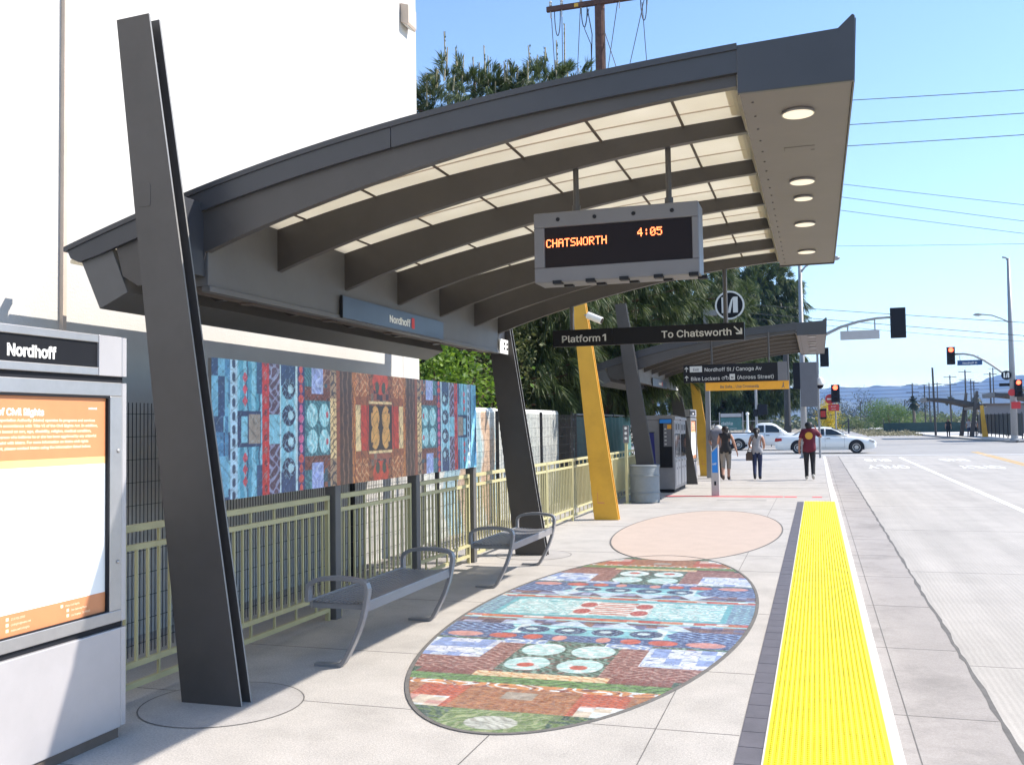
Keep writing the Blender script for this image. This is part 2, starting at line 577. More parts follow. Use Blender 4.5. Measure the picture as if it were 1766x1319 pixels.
def text(body, size, mk, loc, face, parent=None, align='LEFT', xs=1.0, bold=0.0, name='lettering', depth=0.0015, spin=0.0, spacing=1.0, fitw=None):
    """flat lettering; face: '-y' reads towards the camera, '+x' reads along +Y, 'up' on the ground"""
    cu = bpy.data.curves.new(name, 'FONT')
    cu.body = body
    cu.size = size
    if FONT: cu.font = FONT
    cu.align_x = align
    cu.extrude = depth
    cu.offset = bold
    cu.resolution_u = 2
    cu.space_character = spacing
    tmp = bpy.data.objects.new(name, cu)
    C.objects.link(tmp)
    dg = bpy.context.evaluated_depsgraph_get()
    me = bpy.data.meshes.new_from_object(tmp.evaluated_get(dg))
    bpy.data.objects.remove(tmp)
    bpy.data.curves.remove(cu)
    if fitw:
        xv = [v.co.x for v in me.vertices]
        xs = fitw / max(1e-6, max(xv) - min(xv))
    sc = Matrix.Diagonal((xs, 1, 1, 1))
    rot = {'-y': Matrix.Rotation(PI / 2, 4, 'X'),
           '+x': Matrix.Rotation(PI / 2, 4, 'Z') @ Matrix.Rotation(PI / 2, 4, 'X'),
           'up': Matrix.Identity(4)}[face]
    me.transform(Matrix.Translation(loc) @ rot @ Matrix.Rotation(spin, 4, 'Z') @ sc)
    me.materials.clear()
    me.materials.append(M[mk])
    me.name = name
    o = bpy.data.objects.new(name, me)
    C.objects.link(o)
    if parent: o.parent = parent
    return o

def arc(c, r, a0, a1, n, plane='xz', y=0):
    out = []
    for k in range(n + 1):
        t = a0 + (a1 - a0) * k / n
        out.append((c[0] + r * math.cos(t), c[1] + r * math.sin(t)))
    return out
# ================================================================== THE GROUND
ZR = -0.15
R = random.Random(7)
b = MB(); b.box((-9000, -3000, -1.2), (9000, 9000, -0.19)); struct(b.build('ground', 'earth'))
b = MB(); b.box((-5.25, -6, -0.6), (0.22, 22.0, 0.0))
o = struct(b.build('platform', 'concrete'))
# sidewalk sloping gently down to the crossing
b = MB()
b.prism([(22.0, 0.0), (28.5, -0.10), (49.0, -0.10), (52.0, -0.146), (52.0, -0.6), (22.0, -0.6)], 'x', -4.7, 0.22)
struct(b.build('sidewalk', 'concrete'))
b = MB()
b.prism([(-6, 0.001), (22.0, 0.001), (28.5, -0.099), (47.5, -0.099), (52.0, -0.142), (52.0, -0.6), (-6, -0.6)], 'x', 0.222, 0.36)
struct(b.build('kerb', 'kerb_concrete', bevel=0.012))
b = MB(); b.box((0.36, -6, -0.6), (0.98, 52, ZR)); struct(b.build('gutter', 'gutter'))
b = MB(); b.box((0.99, -6, -0.6), (16.5, 52, ZR - 0.002)); struct(b.build('road', 'road'))
b = MB(); b.box((-90, 52, -0.6), (90, 80, ZR - 0.001)); struct(b.build('cross_street', 'asphalt'))
b = MB(); b.box((-1.5, 80, -0.6), (13.5, 400, ZR - 0.001)); struct(b.build('far_road', 'asphalt'))
b = MB(); b.box((-12, 12.6, -0.6), (-4.7, 52, -0.03)); struct(b.build('back_lot', 'earth'))
# irregular sealed crack between gutter and lane
b = MB()
pts = []
y = -2.0
while y < 52:
    pts.append((0.985 + R.uniform(-0.008, 0.008), y, ZR + 0.001))
    y += R.uniform(0.10, 0.3)
vs, fs = [], []
for i, p in enumerate(pts):
    wd = 0.008 + R.uniform(0, 0.014)
    vs += [(p[0] - wd, p[1], p[2]), (p[0] + wd, p[1], p[2])]
for i in range(len(pts) - 1):
    fs.append((2 * i, 2 * i + 1, 2 * i + 3, 2 * i + 2))
b.add(vs, fs)
b.box((0.466, -6, ZR), (0.472, 52, ZR + 0.0015))
yy = -1.0
while yy < 50:
    b.box((0.37, yy, ZR), (0.965, yy + 0.005, ZR + 0.0012))
    yy += 1.83
struct(b.build('road_seam', 'joint'))
b = MB()
yy = 3.1
for k in range(10):
    b.box((1.0, yy, ZR - 0.002), (16, yy + 0.008, ZR - 0.0005)); yy += 4.6
struct(b.build('lane_joint', 'gutter'))
# platform joints
b = MB()
for yy in (3.92, 5.2, 6.47, 8.5, 10.9, 12.17, 15.3, 18.7):
    b.box((-4.2, yy, -0.01), (-0.43, yy + 0.005, 0.0012))
b.box((-0.867, -4, -0.01), (-0.862, 21.9, 0.0014))
b.box((-1.694, -4, -0.01), (-1.687, 5.2, 0.0014))
for yy in (22.0, 25.5, 28.5, 33, 37):
    zz = 0.0 if yy <= 22 else -0.1 * min(1, (yy - 22) / 6.5)
    b.box((-4.2, yy, zz - 0.02), (0.2, yy + 0.02, zz + 0.002))
struct(b.build('paving_joint', 'joint'))
# dark paver border + yellow tactile strip
b = MB()
b.box((-0.425, 0.5, -0.02), (-0.298, 20.62, 0.0015), 1)
yy = 0.52
while yy < 20.5:
    b.box((-0.421, yy, 0), (-0.302, yy + 0.243, 0.004 + R.uniform(0, 0.0012)), 0)
    yy += 0.25
tag(struct(b.build('paver_border', ['tile', 'grout'])), None)
b = MB(); b.box((-0.298, 0.5, -0.02), (-0.288, 20.62, 0.006)); struct(b.build('strip_edging', 'kerb_concrete'))
t = thing('tactile_strip', (0, 12, 0), 'bright yellow tactile warning strip of small domes along the kerb', 'tactile strip')
b = MB(); b.box((-0.287, 0.5 - 12, -0.02), (0.3, 20.62 - 12, 0.008))
b.build('base_sheet', 'yellow', t)
b = MB()
nx, pit = 19, 0.0305
ny = int((20.58 - 2.6) / pit)
base = [(math.cos(2 * PI * k / 6), math.sin(2 * PI * k / 6)) for k in range(6)]
V, F = [], []
for j in range(ny):
    cy = 2.62 + j * pit - 12
    for i in range(nx):
        cx = -0.274 + (i + 0.5) * 0.0295
        o0 = len(V)
        for q, s_ in ((0.0118, 0.008), (0.0068, 0.0135)):
            V += [(cx + q * a, cy + q * c, s_) for a, c in base]
        for k in range(6):
            k2 = (k + 1) % 6
            F.append((o0 + k, o0 + k2, o0 + 6 + k2, o0 + 6 + k))
        F.append(tuple(o0 + 6 + k for k in range(6)))
b.add(V, F)
b.build('domes', 'yellow', t, fix=False)
for k in range(29):
    MB().box((-0.287, 2.9 + k * .61 - 12, .0075), (0.3, 2.9 + k * .61 - 11.996, .0086)).build('seam', 'road_yellow', t)
# painted lines
b = MB()
b.box((3.66, 4, ZR - 0.003), (3.80, 49.8, ZR + 0.002)); struct(b.build('lane_line', 'road_white'))
b = MB()
for dx in (0, 0.22):
    b.add([(7.42 + dx - 0.6, 25, ZR + 0.002), (7.54 + dx - 0.6, 25, ZR + 0.002), (8.1 + dx, 58, ZR + 0.003), (7.96 + dx, 58, ZR + 0.003)], [(0, 1, 2, 3)])
struct(b.build('centre_line', 'road_yellow'))
for body, x, y in (('ONLY', 3.3, 40.9), ('BUS', 3.1, 47.6), ('ONLY', 6.5, 40.6), ('BUS', 6.25, 47.6)):
    o = text(body, 1.0, 'road_white', (0, 0, 0), 'up', name='road_word', depth=0.0008, bold=0.02)
    o.data.transform(Matrix.Diagonal((0.78, 4.6, 1, 1)))
    o.data.transform(Matrix.Translation((x, y, ZR + 0.003)) @ Matrix.Rotation(PI, 4, 'Z'))
    struct(o)
b = MB()
for x0, y0, x1, y1, wd in ((-4.5, 53.2, 16, 53.2, 0.3), (-4.5, 50.6, 0.2, 50.6, 0.15)):
    b.box((x0, y0, ZR - 0.002), (x1, y0 + wd, ZR + 0.003))
for k in range(0):
    pass
struct(b.build('crossing_line', 'road_white'))
b = MB()
b.box((-3.3, 21.72, -0.01), (-0.75, 22.0, 0.003)); b.box((-0.72, 21.72, -0.01), (-0.46, 22.0, 0.0032)); b.box((-0.14, 21.72, -0.01), (0.06, 22.0, 0.003))
struct(b.build('red_kerb_line', 'red_line'))
b = MB(); b.box((-2.05, 20.75, 0), (-1.05, 21.05, 0.004)); struct(b.build('drain_cover', 'ring_concrete'))
# far corner pavement, right
b = MB()
poly = [(14.4, 81.0), (40, 81.0), (40, 380), (10.8, 380), (11.4, 135), (11.62, 118), (12.0, 104), (12.8, 90), (13.4, 83.5)]
b.prism(poly, 'z', -0.6, 0.0); struct(b.build('far_pavement', 'kerb_concrete'))
b = MB()
q = poly[3:] + [poly[0], poly[1]]
for i in range(len(q) - 1):
    p0, p1 = Vector(q[i]), Vector(q[i + 1])
    d = (p1 - p0).normalized(); nn = Vector((-d.y, d.x)) * 0.16
    if nn.x > 0 and False: nn = -nn
    a0, a1 = p0 - nn, p1 - nn
    b.add([(p0.x, p0.y, -0.3), (p1.x, p1.y, -0.3), (p1.x, p1.y, 0.004), (p0.x, p0.y, 0.004), (a0.x, a0.y, -0.3), (a1.x, a1.y, -0.3), (a1.x, a1.y, 0.004), (a0.x, a0.y, 0.004)],
          [(0, 1, 2, 3), (4, 5, 6, 7), (3, 2, 6, 7)])
struct(b.build('far_kerb', 'gutter'))
# round column footings cast in the platform
def ring(cx, cy, r, name='column_footing'):
    b = MB()
    pts = [(cx + r * math.cos(t), cy + r * math.sin(t), 0.002) for t in [2 * PI * k / 48 for k in range(48)]]
    b.add(pts, [tuple(range(48))], 0)
    vs, fs = [], []
    for k in range(48):
        t = 2 * PI * k / 48
        vs += [(cx + r * math.cos(t), cy + r * math.sin(t), 0.0028), (cx + (r + 0.009) * math.cos(t), cy + (r + 0.009) * math.sin(t), 0.0028)]
    for k in range(48):
        k2 = (k + 1) % 48
        fs.append((2 * k, 2 * k + 1, 2 * k2 + 1, 2 * k2))
    b.add(vs, fs, 1)
    return struct(b.build(name, ['ring_concrete', 'joint']))
ring(-3.42, 5.03, 0.47)
ring(-3.45, 11.75, 0.47)

# ------------------------------------------------------------------ painter for tiled art (colours are the artwork's own)
class Art:
    def __init__(s, w, h, res, seed=1):
        s.w, s.h, s.res = w, h, res
        s.nx, s.ny = int(round(w / res)), int(round(h / res))
        s.x = (np.arange(s.nx + 1) * res - w / 2)[None, :].repeat(s.ny + 1, 0)
        s.y = (np.arange(s.ny + 1) * res - h / 2)[:, None].repeat(s.nx + 1, 1)
        s.c = np.zeros((s.ny + 1, s.nx + 1, 3))
        s.rg = np.random.default_rng(seed)
    def put(s, mask, col, a=1.0):
        col = np.array(col, float)
        s.c[mask] = s.c[mask] * (1 - a) + col * a
    def rect(s, x0, x1, y0, y1):
        return (s.x >= x0) & (s.x < x1) & (s.y >= y0) & (s.y < y1)
    def ell(s, cx, cy, rx, ry):
        return ((s.x - cx) / rx) ** 2 + ((s.y - cy) / ry) ** 2 < 1
    def hatch(s, mask, col, dx, dy, period, duty=0.4, wob=0.3, a=1.0):
        t = s.x * dx + s.y * dy + wob * period * np.sin(s.x * 23 + s.y * 17) + wob * period * np.sin(s.y * 41 - s.x * 13)
        s.put(mask & (((t / period) % 1) < duty), col, a)
    def leafy(s, mask, col, sc, thr=0.55, a=1.0):
        t = np.sin(s.x * sc + 2.1 * np.sin(s.y * sc * 0.8)) * np.sin(s.y * sc * 1.15 + 1.7 * np.sin(s.x * sc * 0.7))
        s.put(mask & (np.abs(t) < thr * 0.35), col, a)
    def cells(s, mask, cols, cx, cy, p=1.0):
        ix = np.floor((s.x + 50) / cx).astype(int)
        iy = np.floor((s.y + 50) / cy).astype(int)
        h = (np.abs(np.sin(ix * 127.1 + iy * 311.7) * 43758.5453) % 1)
        k = (h * len(cols)).astype(int) % len(cols)
        use = mask & ((np.abs(np.sin(ix * 71.3 + iy * 173.9) * 9758.31) % 1) < p)
        cc = np.array(cols, float)[k]
        s.c[use] = cc[use]
    def finish(s, jit=0.10):
        s.c *= 1 + s.rg.uniform(-jit, jit, s.c.shape[:2])[..., None]
        s.c = np.clip(s.c, 0, 1)
        return s
    def mesh(s, name, mk, place, keep=None, parent=None, back=None):
        """place(x,y arrays) -> world xyz array; keep(x,y) trims the outline"""
        nx, ny = s.nx, s.ny
        P = place(s.x, s.y).reshape(-1, 3)
        idx = np.arange((nx + 1) * (ny + 1)).reshape(ny + 1, nx + 1)
        q = np.stack([idx[:-1, :-1], idx[:-1, 1:], idx[1:, 1:], idx[1:, :-1]], -1).reshape(-1, 4)
        if keep is not None:
            k = keep(s.x, s.y).reshape(-1)
            q = q[k[q].all(1)]
        me = bpy.data.meshes.new(name)
        me.vertices.add(len(P)); me.vertices.foreach_set('co', P.astype(np.float32).ravel())
        me.loops.add(q.size); me.loops.foreach_set('vertex_index', q.astype(np.int32).ravel())
        me.polygons.add(len(q))
        me.polygons.foreach_set('loop_start', (np.arange(len(q)) * 4).astype(np.int32))
        me.polygons.foreach_set('loop_total', np.full(len(q), 4, np.int32))
        me.update(calc_edges=True)
        a = me.attributes.new('Col', 'FLOAT_COLOR', 'POINT')
        a.data.foreach_set('color', np.concatenate([s.c.reshape(-1, 3), np.ones((len(P), 1))], 1).astype(np.float32).ravel())
        me.materials.append(M[mk])
        o = bpy.data.objects.new(name, me)
        C.objects.link(o)
        if parent: o.parent = parent
        return o
M['mosaic'] = attr_mat('glazed_mosaic', 0.42, 0.0, bump=0.2, tiles=26)
M['mural'] = attr_mat('printed_mural', 0.35, 0.15)

# ------------------------------------------------------------------ oval floor mosaic
RX, RY, MX, MY = 1.205, 3.54, -1.75, 8.43
A = Art(2.44, 7.12, 0.0072, 3)
D = np.abs(A.y)
U = np.abs(A.x)
def band(d0, d1): return (D >= d0) & (D < d1)
TEAL, TEAL2, NAVY, BLU = (.10, .42, .50), (.28, .60, .64), (.035, .055, .19), (.10, .24, .52)
WHT, RED, PNK, MAR = (.66, .72, .74), (.55, .085, .05), (.62, .25, .22), (.22, .065, .055)
DGR, GRN, ORG, CRM, WOOD = (.045, .10, .075), (.13, .28, .07), (.62, .24, .06), (.70, .55, .32), (.30, .10, .04)
LIL = (.30, .40, .68)
A.put(D >= 0, BLU)
k = band(0, .44); A.put(k, TEAL)
kk = k & (D < .36) & (U > .30) & (U < .95); A.put(kk, (.34, .66, .68)); A.hatch(kk, WHT, 1, .25, .09, .45, .5); A.hatch(kk, TEAL, .9, -.4, .06, .2, .5)
kk = k & (U > 1.0); A.put(kk, (.12, .20, .36)); A.leafy(kk, TEAL2, 40)
kk = k & (U < .17) & (D < .30); A.put(kk, (.66, .70, .68)); A.hatch(kk, RED, 0, 1, .085, .42, .08); A.put(k & (U >= .17) & (U < .33) & (D < .33), (.62, .70, .70))
for sx in (-1, 1):
    for sy in (-1, 1):
        e = A.ell(sx * .25, sy * .15, .075, .115); A.put(e, (.42, .045, .05)); A.hatch(e, (.55, .16, .12), 1, .4, .035, .3)
k = band(.44, .54); A.put(k, RED); A.cells(k, [(.6, .16, .05), WHT, (.5, .05, .04), (.66, .30, .2)], .09, .05, .6)
k = band(.54, .58); A.put(k, TEAL2)
k = band(.58, .80); A.cells(k, [(.16, .09, .12), (.25, .12, .10), (.12, .14, .30), (.10, .06, .10), (.30, .34, .55)], .085, .07)
for cx in (-.62, -.2, .2, .62): A.put(k & (np.abs(A.x - cx) < (D - .56) * .7), (.48, .62, .78))
k = band(.80, 1.12); A.put(k, (.16, .52, .62)); A.put(k & (D > .84) & (D < .90), (.42, .74, .78))
kk = k & (U > .60 + .5 * np.abs(D - .96)); A.put(kk, NAVY); A.leafy(kk, (.20, .34, .62), 34, .8)
A.put(k & (U > .52) & (U < .60), WHT, .8)
for cx in (-.45, -.15, .15, .45):
    for sy in (-1, 1):
        e = A.ell(cx, sy * .965, .128, .128); A.put(e, (.02, .03, .12)); A.leafy(e, (.22, .40, .58), 50, .28)
        A.put(A.ell(cx + .02 * sy, sy * .95, .05, .04), (.50, .66, .72))
k = band(1.12, 1.34); A.put(k, NAVY); A.leafy(k, (.14, .26, .50), 44, .6)
for cx, r_, cc in ((.17, .05, PNK), (.38, .07, RED), (.62, .10, RED), (.93, .13, PNK)):
    for sx in (-1, 1):
        for sy in (-1, 1):
            A.put(A.ell(sx * cx, sy * 1.23, r_ * 1.1, .085), cc)
k = band(1.34, 2.30); A.put(k, DGR); A.hatch(k, (.16, .30, .25), .75, .66, .06, .38, .25); A.hatch(k, (.22, .07, .06), .8, -.5, .16, .12)
kk = k & (U > .36) & (U < .80) & (D > 1.45); A.put(kk, MAR); A.leafy(kk, (.46, .26, .22), 38, .55)
kk = k & (U > .56) & (D > 1.40) & (D < 1.95); A.put(kk, (.28, .40, .66)); A.cells(kk, [WHT, (.50, .60, .78), (.22, .33, .66), (.62, .66, .78)], .11, .16); A.hatch(kk, (.16, .24, .55), 1, .3, .11, .12)
kk = k & (U > .80) & (D > 1.95); A.put(kk, MAR); A.leafy(kk, (.46, .26, .22), 38, .55)
kk = k & (U > .22) & (U < .56) & (D < 1.47); A.put(kk, (.2, .32, .62)); A.hatch(kk, WHT, 1, .3, .1, .35)
for sx in (-1, 1):
    for sy in (-1, 1):
        for dd in (1.62, 2.04):
            e = A.ell(sx * .185, sy * dd, .155, .185); A.put(e, (.40, .66, .66)); A.hatch(e, WHT, .2, 1, .12, .4)
        A.put(A.ell(sx * .185, sy * 2.08, .06, .06), RED)
k = band(2.30, 2.42); A.put(k, MAR); kk = k & (U < .45); A.put(kk, CRM); A.leafy(kk, ORG, 40, .5); kk = k & (U > .85); A.put(kk, DGR)
k = band(2.42, 2.58); A.put(k, GRN); A.leafy(k, (.07, .14, .05), 30, .7)
k = band(2.58, 2.68); A.put(k, ORG); A.hatch(k, WHT, 1, .8, .12, .3); A.hatch(k, MAR, 1, -.3, .25, .2)
k = band(2.68, 3.14); A.put(k, WOOD); A.hatch(k, (.42, .17, .06), .15, 1, .11, .5, .6)
kk = k & (U > .36) & (U < .66); A.put(kk, (.55, .10, .03)); A.leafy(kk, (.34, .05, .03), 60, .8)
kk = k & (U > .40) & (U < .78) & (D > 2.93); A.put(kk, (.66, .45, .36)); A.cells(kk, [WHT, (.62, .52, .40), (.6, .30, .26)], .10, .07)
kk = k & (U > .78); A.put(kk, ORG, .6)
A.put(k & (U < .1) & (D > 2.75) & (D < 2.9), (.36, .30, .24))
k = band(3.14, 4); A.put(k, (.26, .10, .05)); A.leafy(k, (.13, .06, .04), 40, .7); kk = k & (U < .62); A.put(kk, DGR); A.hatch(kk, (.12, .20, .06), .6, .8, .07, .45)
kk = k & (U < .3); A.put(kk, (.15, .24, .08)); A.hatch(kk, (.3, .36, .16), .7, -.7, .06, .3)
for sy in (-1, 1):
    e = A.ell(0, sy * 3.36, .15, .12); A.put(e, (.48, .50, .44)); A.hatch(e, (.3, .3, .26), .5, 1, .05, .3)
A.hatch(D >= 0, (.10, .10, .12), .08, 1, .45, .012, .1, .6)
g_ = A.c.mean(-1, keepdims=True)
A.c = (A.c * .84 + g_ * .16) * .80 + .010
for sd, pr in ((61, .035), (97, .023)):
    A.leafy(A.x > -9, (.30, .30, .30), sd, .22, .30)
A.finish(.12)
t = thing('floor_mosaic', (MX, MY, 0), 'large oval floor mosaic of blue, red and green bands set into the platform', 'mosaic')
A.mesh('tile_field', 'mosaic', lambda x, y: np.stack([x, y, np.full_like(x, 0.004)], -1),
       keep=lambda x, y: (x / RX) ** 2 + (y / RY) ** 2 < 0.995, parent=t)
def oval_band(rx, ry, wd, z0, z1, n=110):
    b = MB()
    vs, fs = [], []
    for k in range(n):
        a = 2 * PI * k / n
        c_, s_ = math.cos(a), math.sin(a)
        for q, z in ((-wd, z0), (-wd, z1), (wd, z1), (wd, z0)):
            vs.append(((rx + q) * c_, (ry + q) * s_, z))
    for k in range(n):
        k2 = (k + 1) % n
        for e in range(3):
            fs.append((4 * k + e, 4 * k + e + 1, 4 * k2 + e + 1, 4 * k2 + e))
    return b.add(vs, fs)
oval_band(RX + .006, RY + .006, .014, -.01, .0065).build('edge_band', 'joint', t)
t = thing('pink_oval_inlay', (-1.73, 14.88, 0), 'plain pale pink oval of concrete with dark outline beyond the mosaic', 'paving inlay')
b = MB()
b.add([(1.19 * math.cos(a), 3.35 * math.sin(a), 0.0042) for a in [2 * PI * k / 96 for k in range(96)]], [tuple(range(96))])
b.build('field', 'pink', t)
oval_band(1.195, 3.36, .010, -.01, .006).build('edge_band', 'joint', t)
# ================================================================== THE SHELTER (two alike)
def lerp(a, b, t): return a + (b - a) * t
TOP = [(-4.83, 2.865), (-4.32, 3.03), (-3.9, 3.14), (-3.56, 3.23), (-3.13, 3.33), (-2.42, 3.46), (-1.6, 3.56), (-.99, 3.62), (-.36, 3.66)]
def curve(pts, n=36):
    """smooth resample of a profile through its points"""
    xs = np.array([p[0] for p in pts]); zs = np.array([p[1] for p in pts])
    k = np.polyfit(xs, zs, 4)
    X = np.linspace(xs[0], xs[-1], n)
    return [(float(x), float(np.polyval(k, x))) for x in X]
ROOF = curve(TOP)
RK = np.polyfit([p[0] for p in TOP], [p[1] for p in TOP], 4)
def zroof(x): return float(np.polyval(RK, x))
RIBB = [(-3.76, 2.775), (-3.48, 2.875), (-3.13, 2.98), (-2.66, 3.095), (-2.2, 3.205), (-1.71, 3.30), (-1.22, 3.375), (-.72, 3.43), (-.37, 3.46)]
RIBC = curve(RIBB, 24)
BK = np.polyfit([p[0] for p in RIBB], [p[1] for p in RIBB], 4)
def zrib(x): return float(np.polyval(BK, x))
Y0, YN, YF = 5.0, 5.34, 11.46
RIBY = [5.37, 6.24, 7.30, 8.37, 9.44, 10.52, 11.43]

def make_shelter(label):
    sh = thing('bus_shelter', (0, Y0, 0), label, 'bus shelter', 'curved roof bus shelters')
    def yy(v): return v - Y0
    # ---- columns: two tapering steel plates each
    for k, yc in enumerate((4.985, 11.70)):
        cm = MB()
        prof = [(-3.672, -0.25), (-3.255, -0.25), (-3.262, 0.0), (-3.92, 4.22), (-4.165, 4.235), (-3.67, 0.0)]
        prof = [(-3.665, -0.16), (-3.238, -0.16), (-3.262, 0.0), (-3.918, 4.235), (-4.16, 4.225), (-3.672, 0.0)]
        def plate(y0, y1, nm, par):
            q = MB().prism(prof, 'y', y0, y1)
            q.mi[-6:] = [0, 1, 1, 0, 0, 0]          # the raw cut edge facing the street
            q.mi[2:8] = [1 if k in (1, 2) else 0 for k in range(6)]
            return q.build(nm, ['dark', 'cut_edge'], par)
        c = plate(yy(yc), yy(yc + 0.014), 'column', sh)
        plate(yy(yc + 0.10), yy(yc + 0.113), 'back_plate', c)
        # spacer blocks between the plates
        for z, x in ((0.35, -3.55), (1.6, -3.70), (2.75, -3.86), (3.9, -4.02)):
            MB().box((x - .10, yy(yc + 0.014), z - .05), (x + .10, yy(yc + 0.10), z + .05)).build('spacer', 'dark', c)
        # hand-hole cover (rounded rectangle outline, a hair proud)
        cov = MB()
        x0, x1, z0, z1, r = -3.998, -3.902, 3.015, 3.16, .015
        pts = []
        for cx, cz, a0 in ((x1 - r, z1 - r, 0), (x0 + r, z1 - r, PI / 2), (x0 + r, z0 + r, PI), (x1 - r, z0 + r, 1.5 * PI)):
            pts += arc((cx, cz), r, a0, a0 + PI / 2, 5)
        cov.prism(pts, 'y', yy(yc - 0.0022), yy(yc + 0.001))
        cov.build('cover_plate', 'dark', c, bevel=0.0012)
    # ---- roof skin
    rm = MB()
    n = len(ROOF)
    vs, fs = [], []
    th = 0.022
    for x, z in ROOF:
        for y, dz in ((YN, 0), (YF, 0), (YF, -th), (YN, -th)):
            vs.append((x, yy(y), z + dz - 0.070))
    for i in range(n - 1):
        for e in range(4):
            e2 = (e + 1) % 4
            fs.append((4 * i + e, 4 * i + e2, 4 * i + 4 + e2, 4 * i + 4 + e))
    fs += [(0, 1, 2, 3), (4 * n - 4, 4 * n - 3, 4 * n - 2, 4 * n - 1)]
    rm.add(vs, fs)
    rm.build('roof_sheet', 'panel', sh, smooth=False)
    # ---- end fascias (near and far) with a drip edge on top and a butt joint
    for name, y0, y1 in (('end_fascia', YN - 0.03, YN), ('end_fascia', YF, YF + 0.03)):
        fm = MB()
        near = y0 < 8
        for (xa, xb) in ((-4.83, -2.425), (-2.419, -0.355)):
            m_ = 18
            X = [lerp(xa, xb, k / m_) for k in range(m_ + 1)]
            up = [(x, zroof(x) + 0.004) for x in X]
            lo = [(x, zroof(x) - 0.137) for x in X]
            if xa < -4.8:
                lo[0] = (-4.80, zroof(-4.80) - .075); up[0] = (-4.835, zroof(-4.83) + .0)
                lo[1] = (-4.735, zroof(-4.735) - .125)
            fm.prism(up + lo[::-1], 'y', yy(y0), yy(y1))
        f_ = fm.build(name, 'fascia', sh)
        dm = MB()
        X = [lerp(-4.85, -.36, k / 34) for k in range(35)]
        ya, yb = (y0 - 0.012, y1 + 0.02) if near else (y0 - 0.02, y1 + 0.012)
        dm.prism([(x, zroof(x) + 0.022) for x in X] + [(x, zroof(x) - 0.012) for x in X][::-1], 'y', yy(ya), yy(yb))
        dm.build('drip_edge', 'fascia', f_)
    # ---- ribs
    for k, ry in enumerate(RIBY):
        up = [(x, zroof(x) - 0.094) for x in [lerp(-4.46, -.372, q / 30) for q in range(31)]]
        lo = [(-4.40, 2.66), (-4.28, 2.59), (-3.80, 2.62), (-3.762, 2.76)] + [(x, z) for x, z in RIBC]
        MB().prism(up + lo[::-1], 'y', yy(ry - 0.028), yy(ry + 0.028)).build('rib', 'dark', sh)
    # ---- purlins under the sheets and a seam bar in every bay
    for px in (-3.512, -2.955, -2.395, -1.852, -1.310, -0.771):
        z = zroof(px) - 0.0935
        MB().box((px - .008, yy(YN), z - 0.010), (px + .008, yy(YF), z)).build('purlin', 'beam_under', sh)
    for k in range(6):
        ym = lerp(RIBY[k], RIBY[k + 1], .70)
        pts = [(x, yy(ym), zroof(x) - 0.096) for x in [lerp(-3.7, -.40, q / 20) for q in range(21)]]
        MB().sweep(pts, 0.010, 0.006, (0, 1, 0)).build('sheet_seam', 'pipe', sh)
        # curled sheet end hanging at the front box
        a, b_ = RIBY[k] + 0.07, RIBY[k + 1] - 0.07
        pr = [(-.46, zroof(-.46) - .096), (-.425, zroof(-.42) - .10), (-.402, 3.55), (-.392, 3.52), (-.378, 3.46), (-.36, 3.435), (-.335, 3.43)]
        e_ = MB()
        pts = pr + [(x + .006, z + .005) for x, z in pr][::-1]
        e_.prism(pts, 'y', yy(a), yy(b_))
        e_.build('sheet_end', 'panel', sh)
    # ---- front box (deep eave) with upturned nose
    box = MB()
    box.prism([(-.355, 3.418), (.228, 3.418), (.244, 3.75), (.232, 3.755), (.165, 3.69), (-.355, 3.665)], 'y', yy(YN - .005), yy(YF + .005))
    y = YN + .18
    while y < YF - .1:
        box.lathe([(.006, 3.412), (.008, 3.4195)], (-.295, yy(y), 0), 8, mi=1); y += .26
    bx = box.build('front_eave', ['soffit', 'dark'], sh)
    for y0, y1 in ((YN - 0.034, YN - 0.006), (YF + 0.006, YF + 0.034)):
        MB().prism([(-.362, 3.405), (.236, 3.405), (.249, 3.752), (.237, 3.762), (.163, 3.695), (-.362, 3.672)], 'y', yy(y0), yy(y1)).build('end_cap', 'fascia', bx, bevel=0.003)
    MB().prism([(.231, 3.41), (.240, 3.41), (.256, 3.75), (.246, 3.752)], 'y', yy(YN), yy(YF)).build('nose_trim', 'fascia', bx)
    for ly in (5.775, 7.444, 8.009, 9.073, 10.567):
        rr = 0.092 if ly != 8.009 else 0.075
        l_ = MB().lathe([(rr, 3.400), (rr, 3.412), (rr * .93, 3.4185)], (-.055, yy(ly), 0), 28).build('soffit_disc', 'steel', bx)
        MB().lathe([(rr * .90, 3.397), (rr * .94, 3.3998)], (-.055, yy(ly), 0), 28).build('lens', 'lens', l_)
    MB().box((-.157, yy(6.52), 3.4155), (.036, yy(6.528), 3.4195)).box((-.157, yy(6.52), 3.4155), (-.152, yy(6.60), 3.4195)).box((.012, yy(6.62), 3.4155), (.036, yy(6.628), 3.4195)).build('soffit_seam', 'joint', bx)
    # ---- back beam and gutter box
    bm_ = MB()
    bm_.box((-3.955, yy(YN + .02), 2.56), (-3.75, yy(11.36), 3.16))
    be = bm_.build('back_beam', 'beam', sh, bevel=0.004)
    fl = MB()
    fl.box((-3.80, yy(YN + .02), 2.522), (-3.735, yy(11.36), 2.562))
    fl.build('bottom_flange', 'beam', be, bevel=0.006)
    un = MB()
    un.box((-3.95, yy(YN + .03), 2.535), (-3.803, yy(11.3), 2.558))
    for y in (6.0, 7.2, 8.4, 9.6, 10.7):
        un.box((-3.93, yy(y), 2.52), (-3.83, yy(y + .09), 2.534))
    un.build('underside', 'beam_under', be)
    MB().box((-3.745, yy(11.366), 2.53), (-3.725, yy(11.695), 2.71)).build('bracket', 'white_paint', be, bevel=0.004)
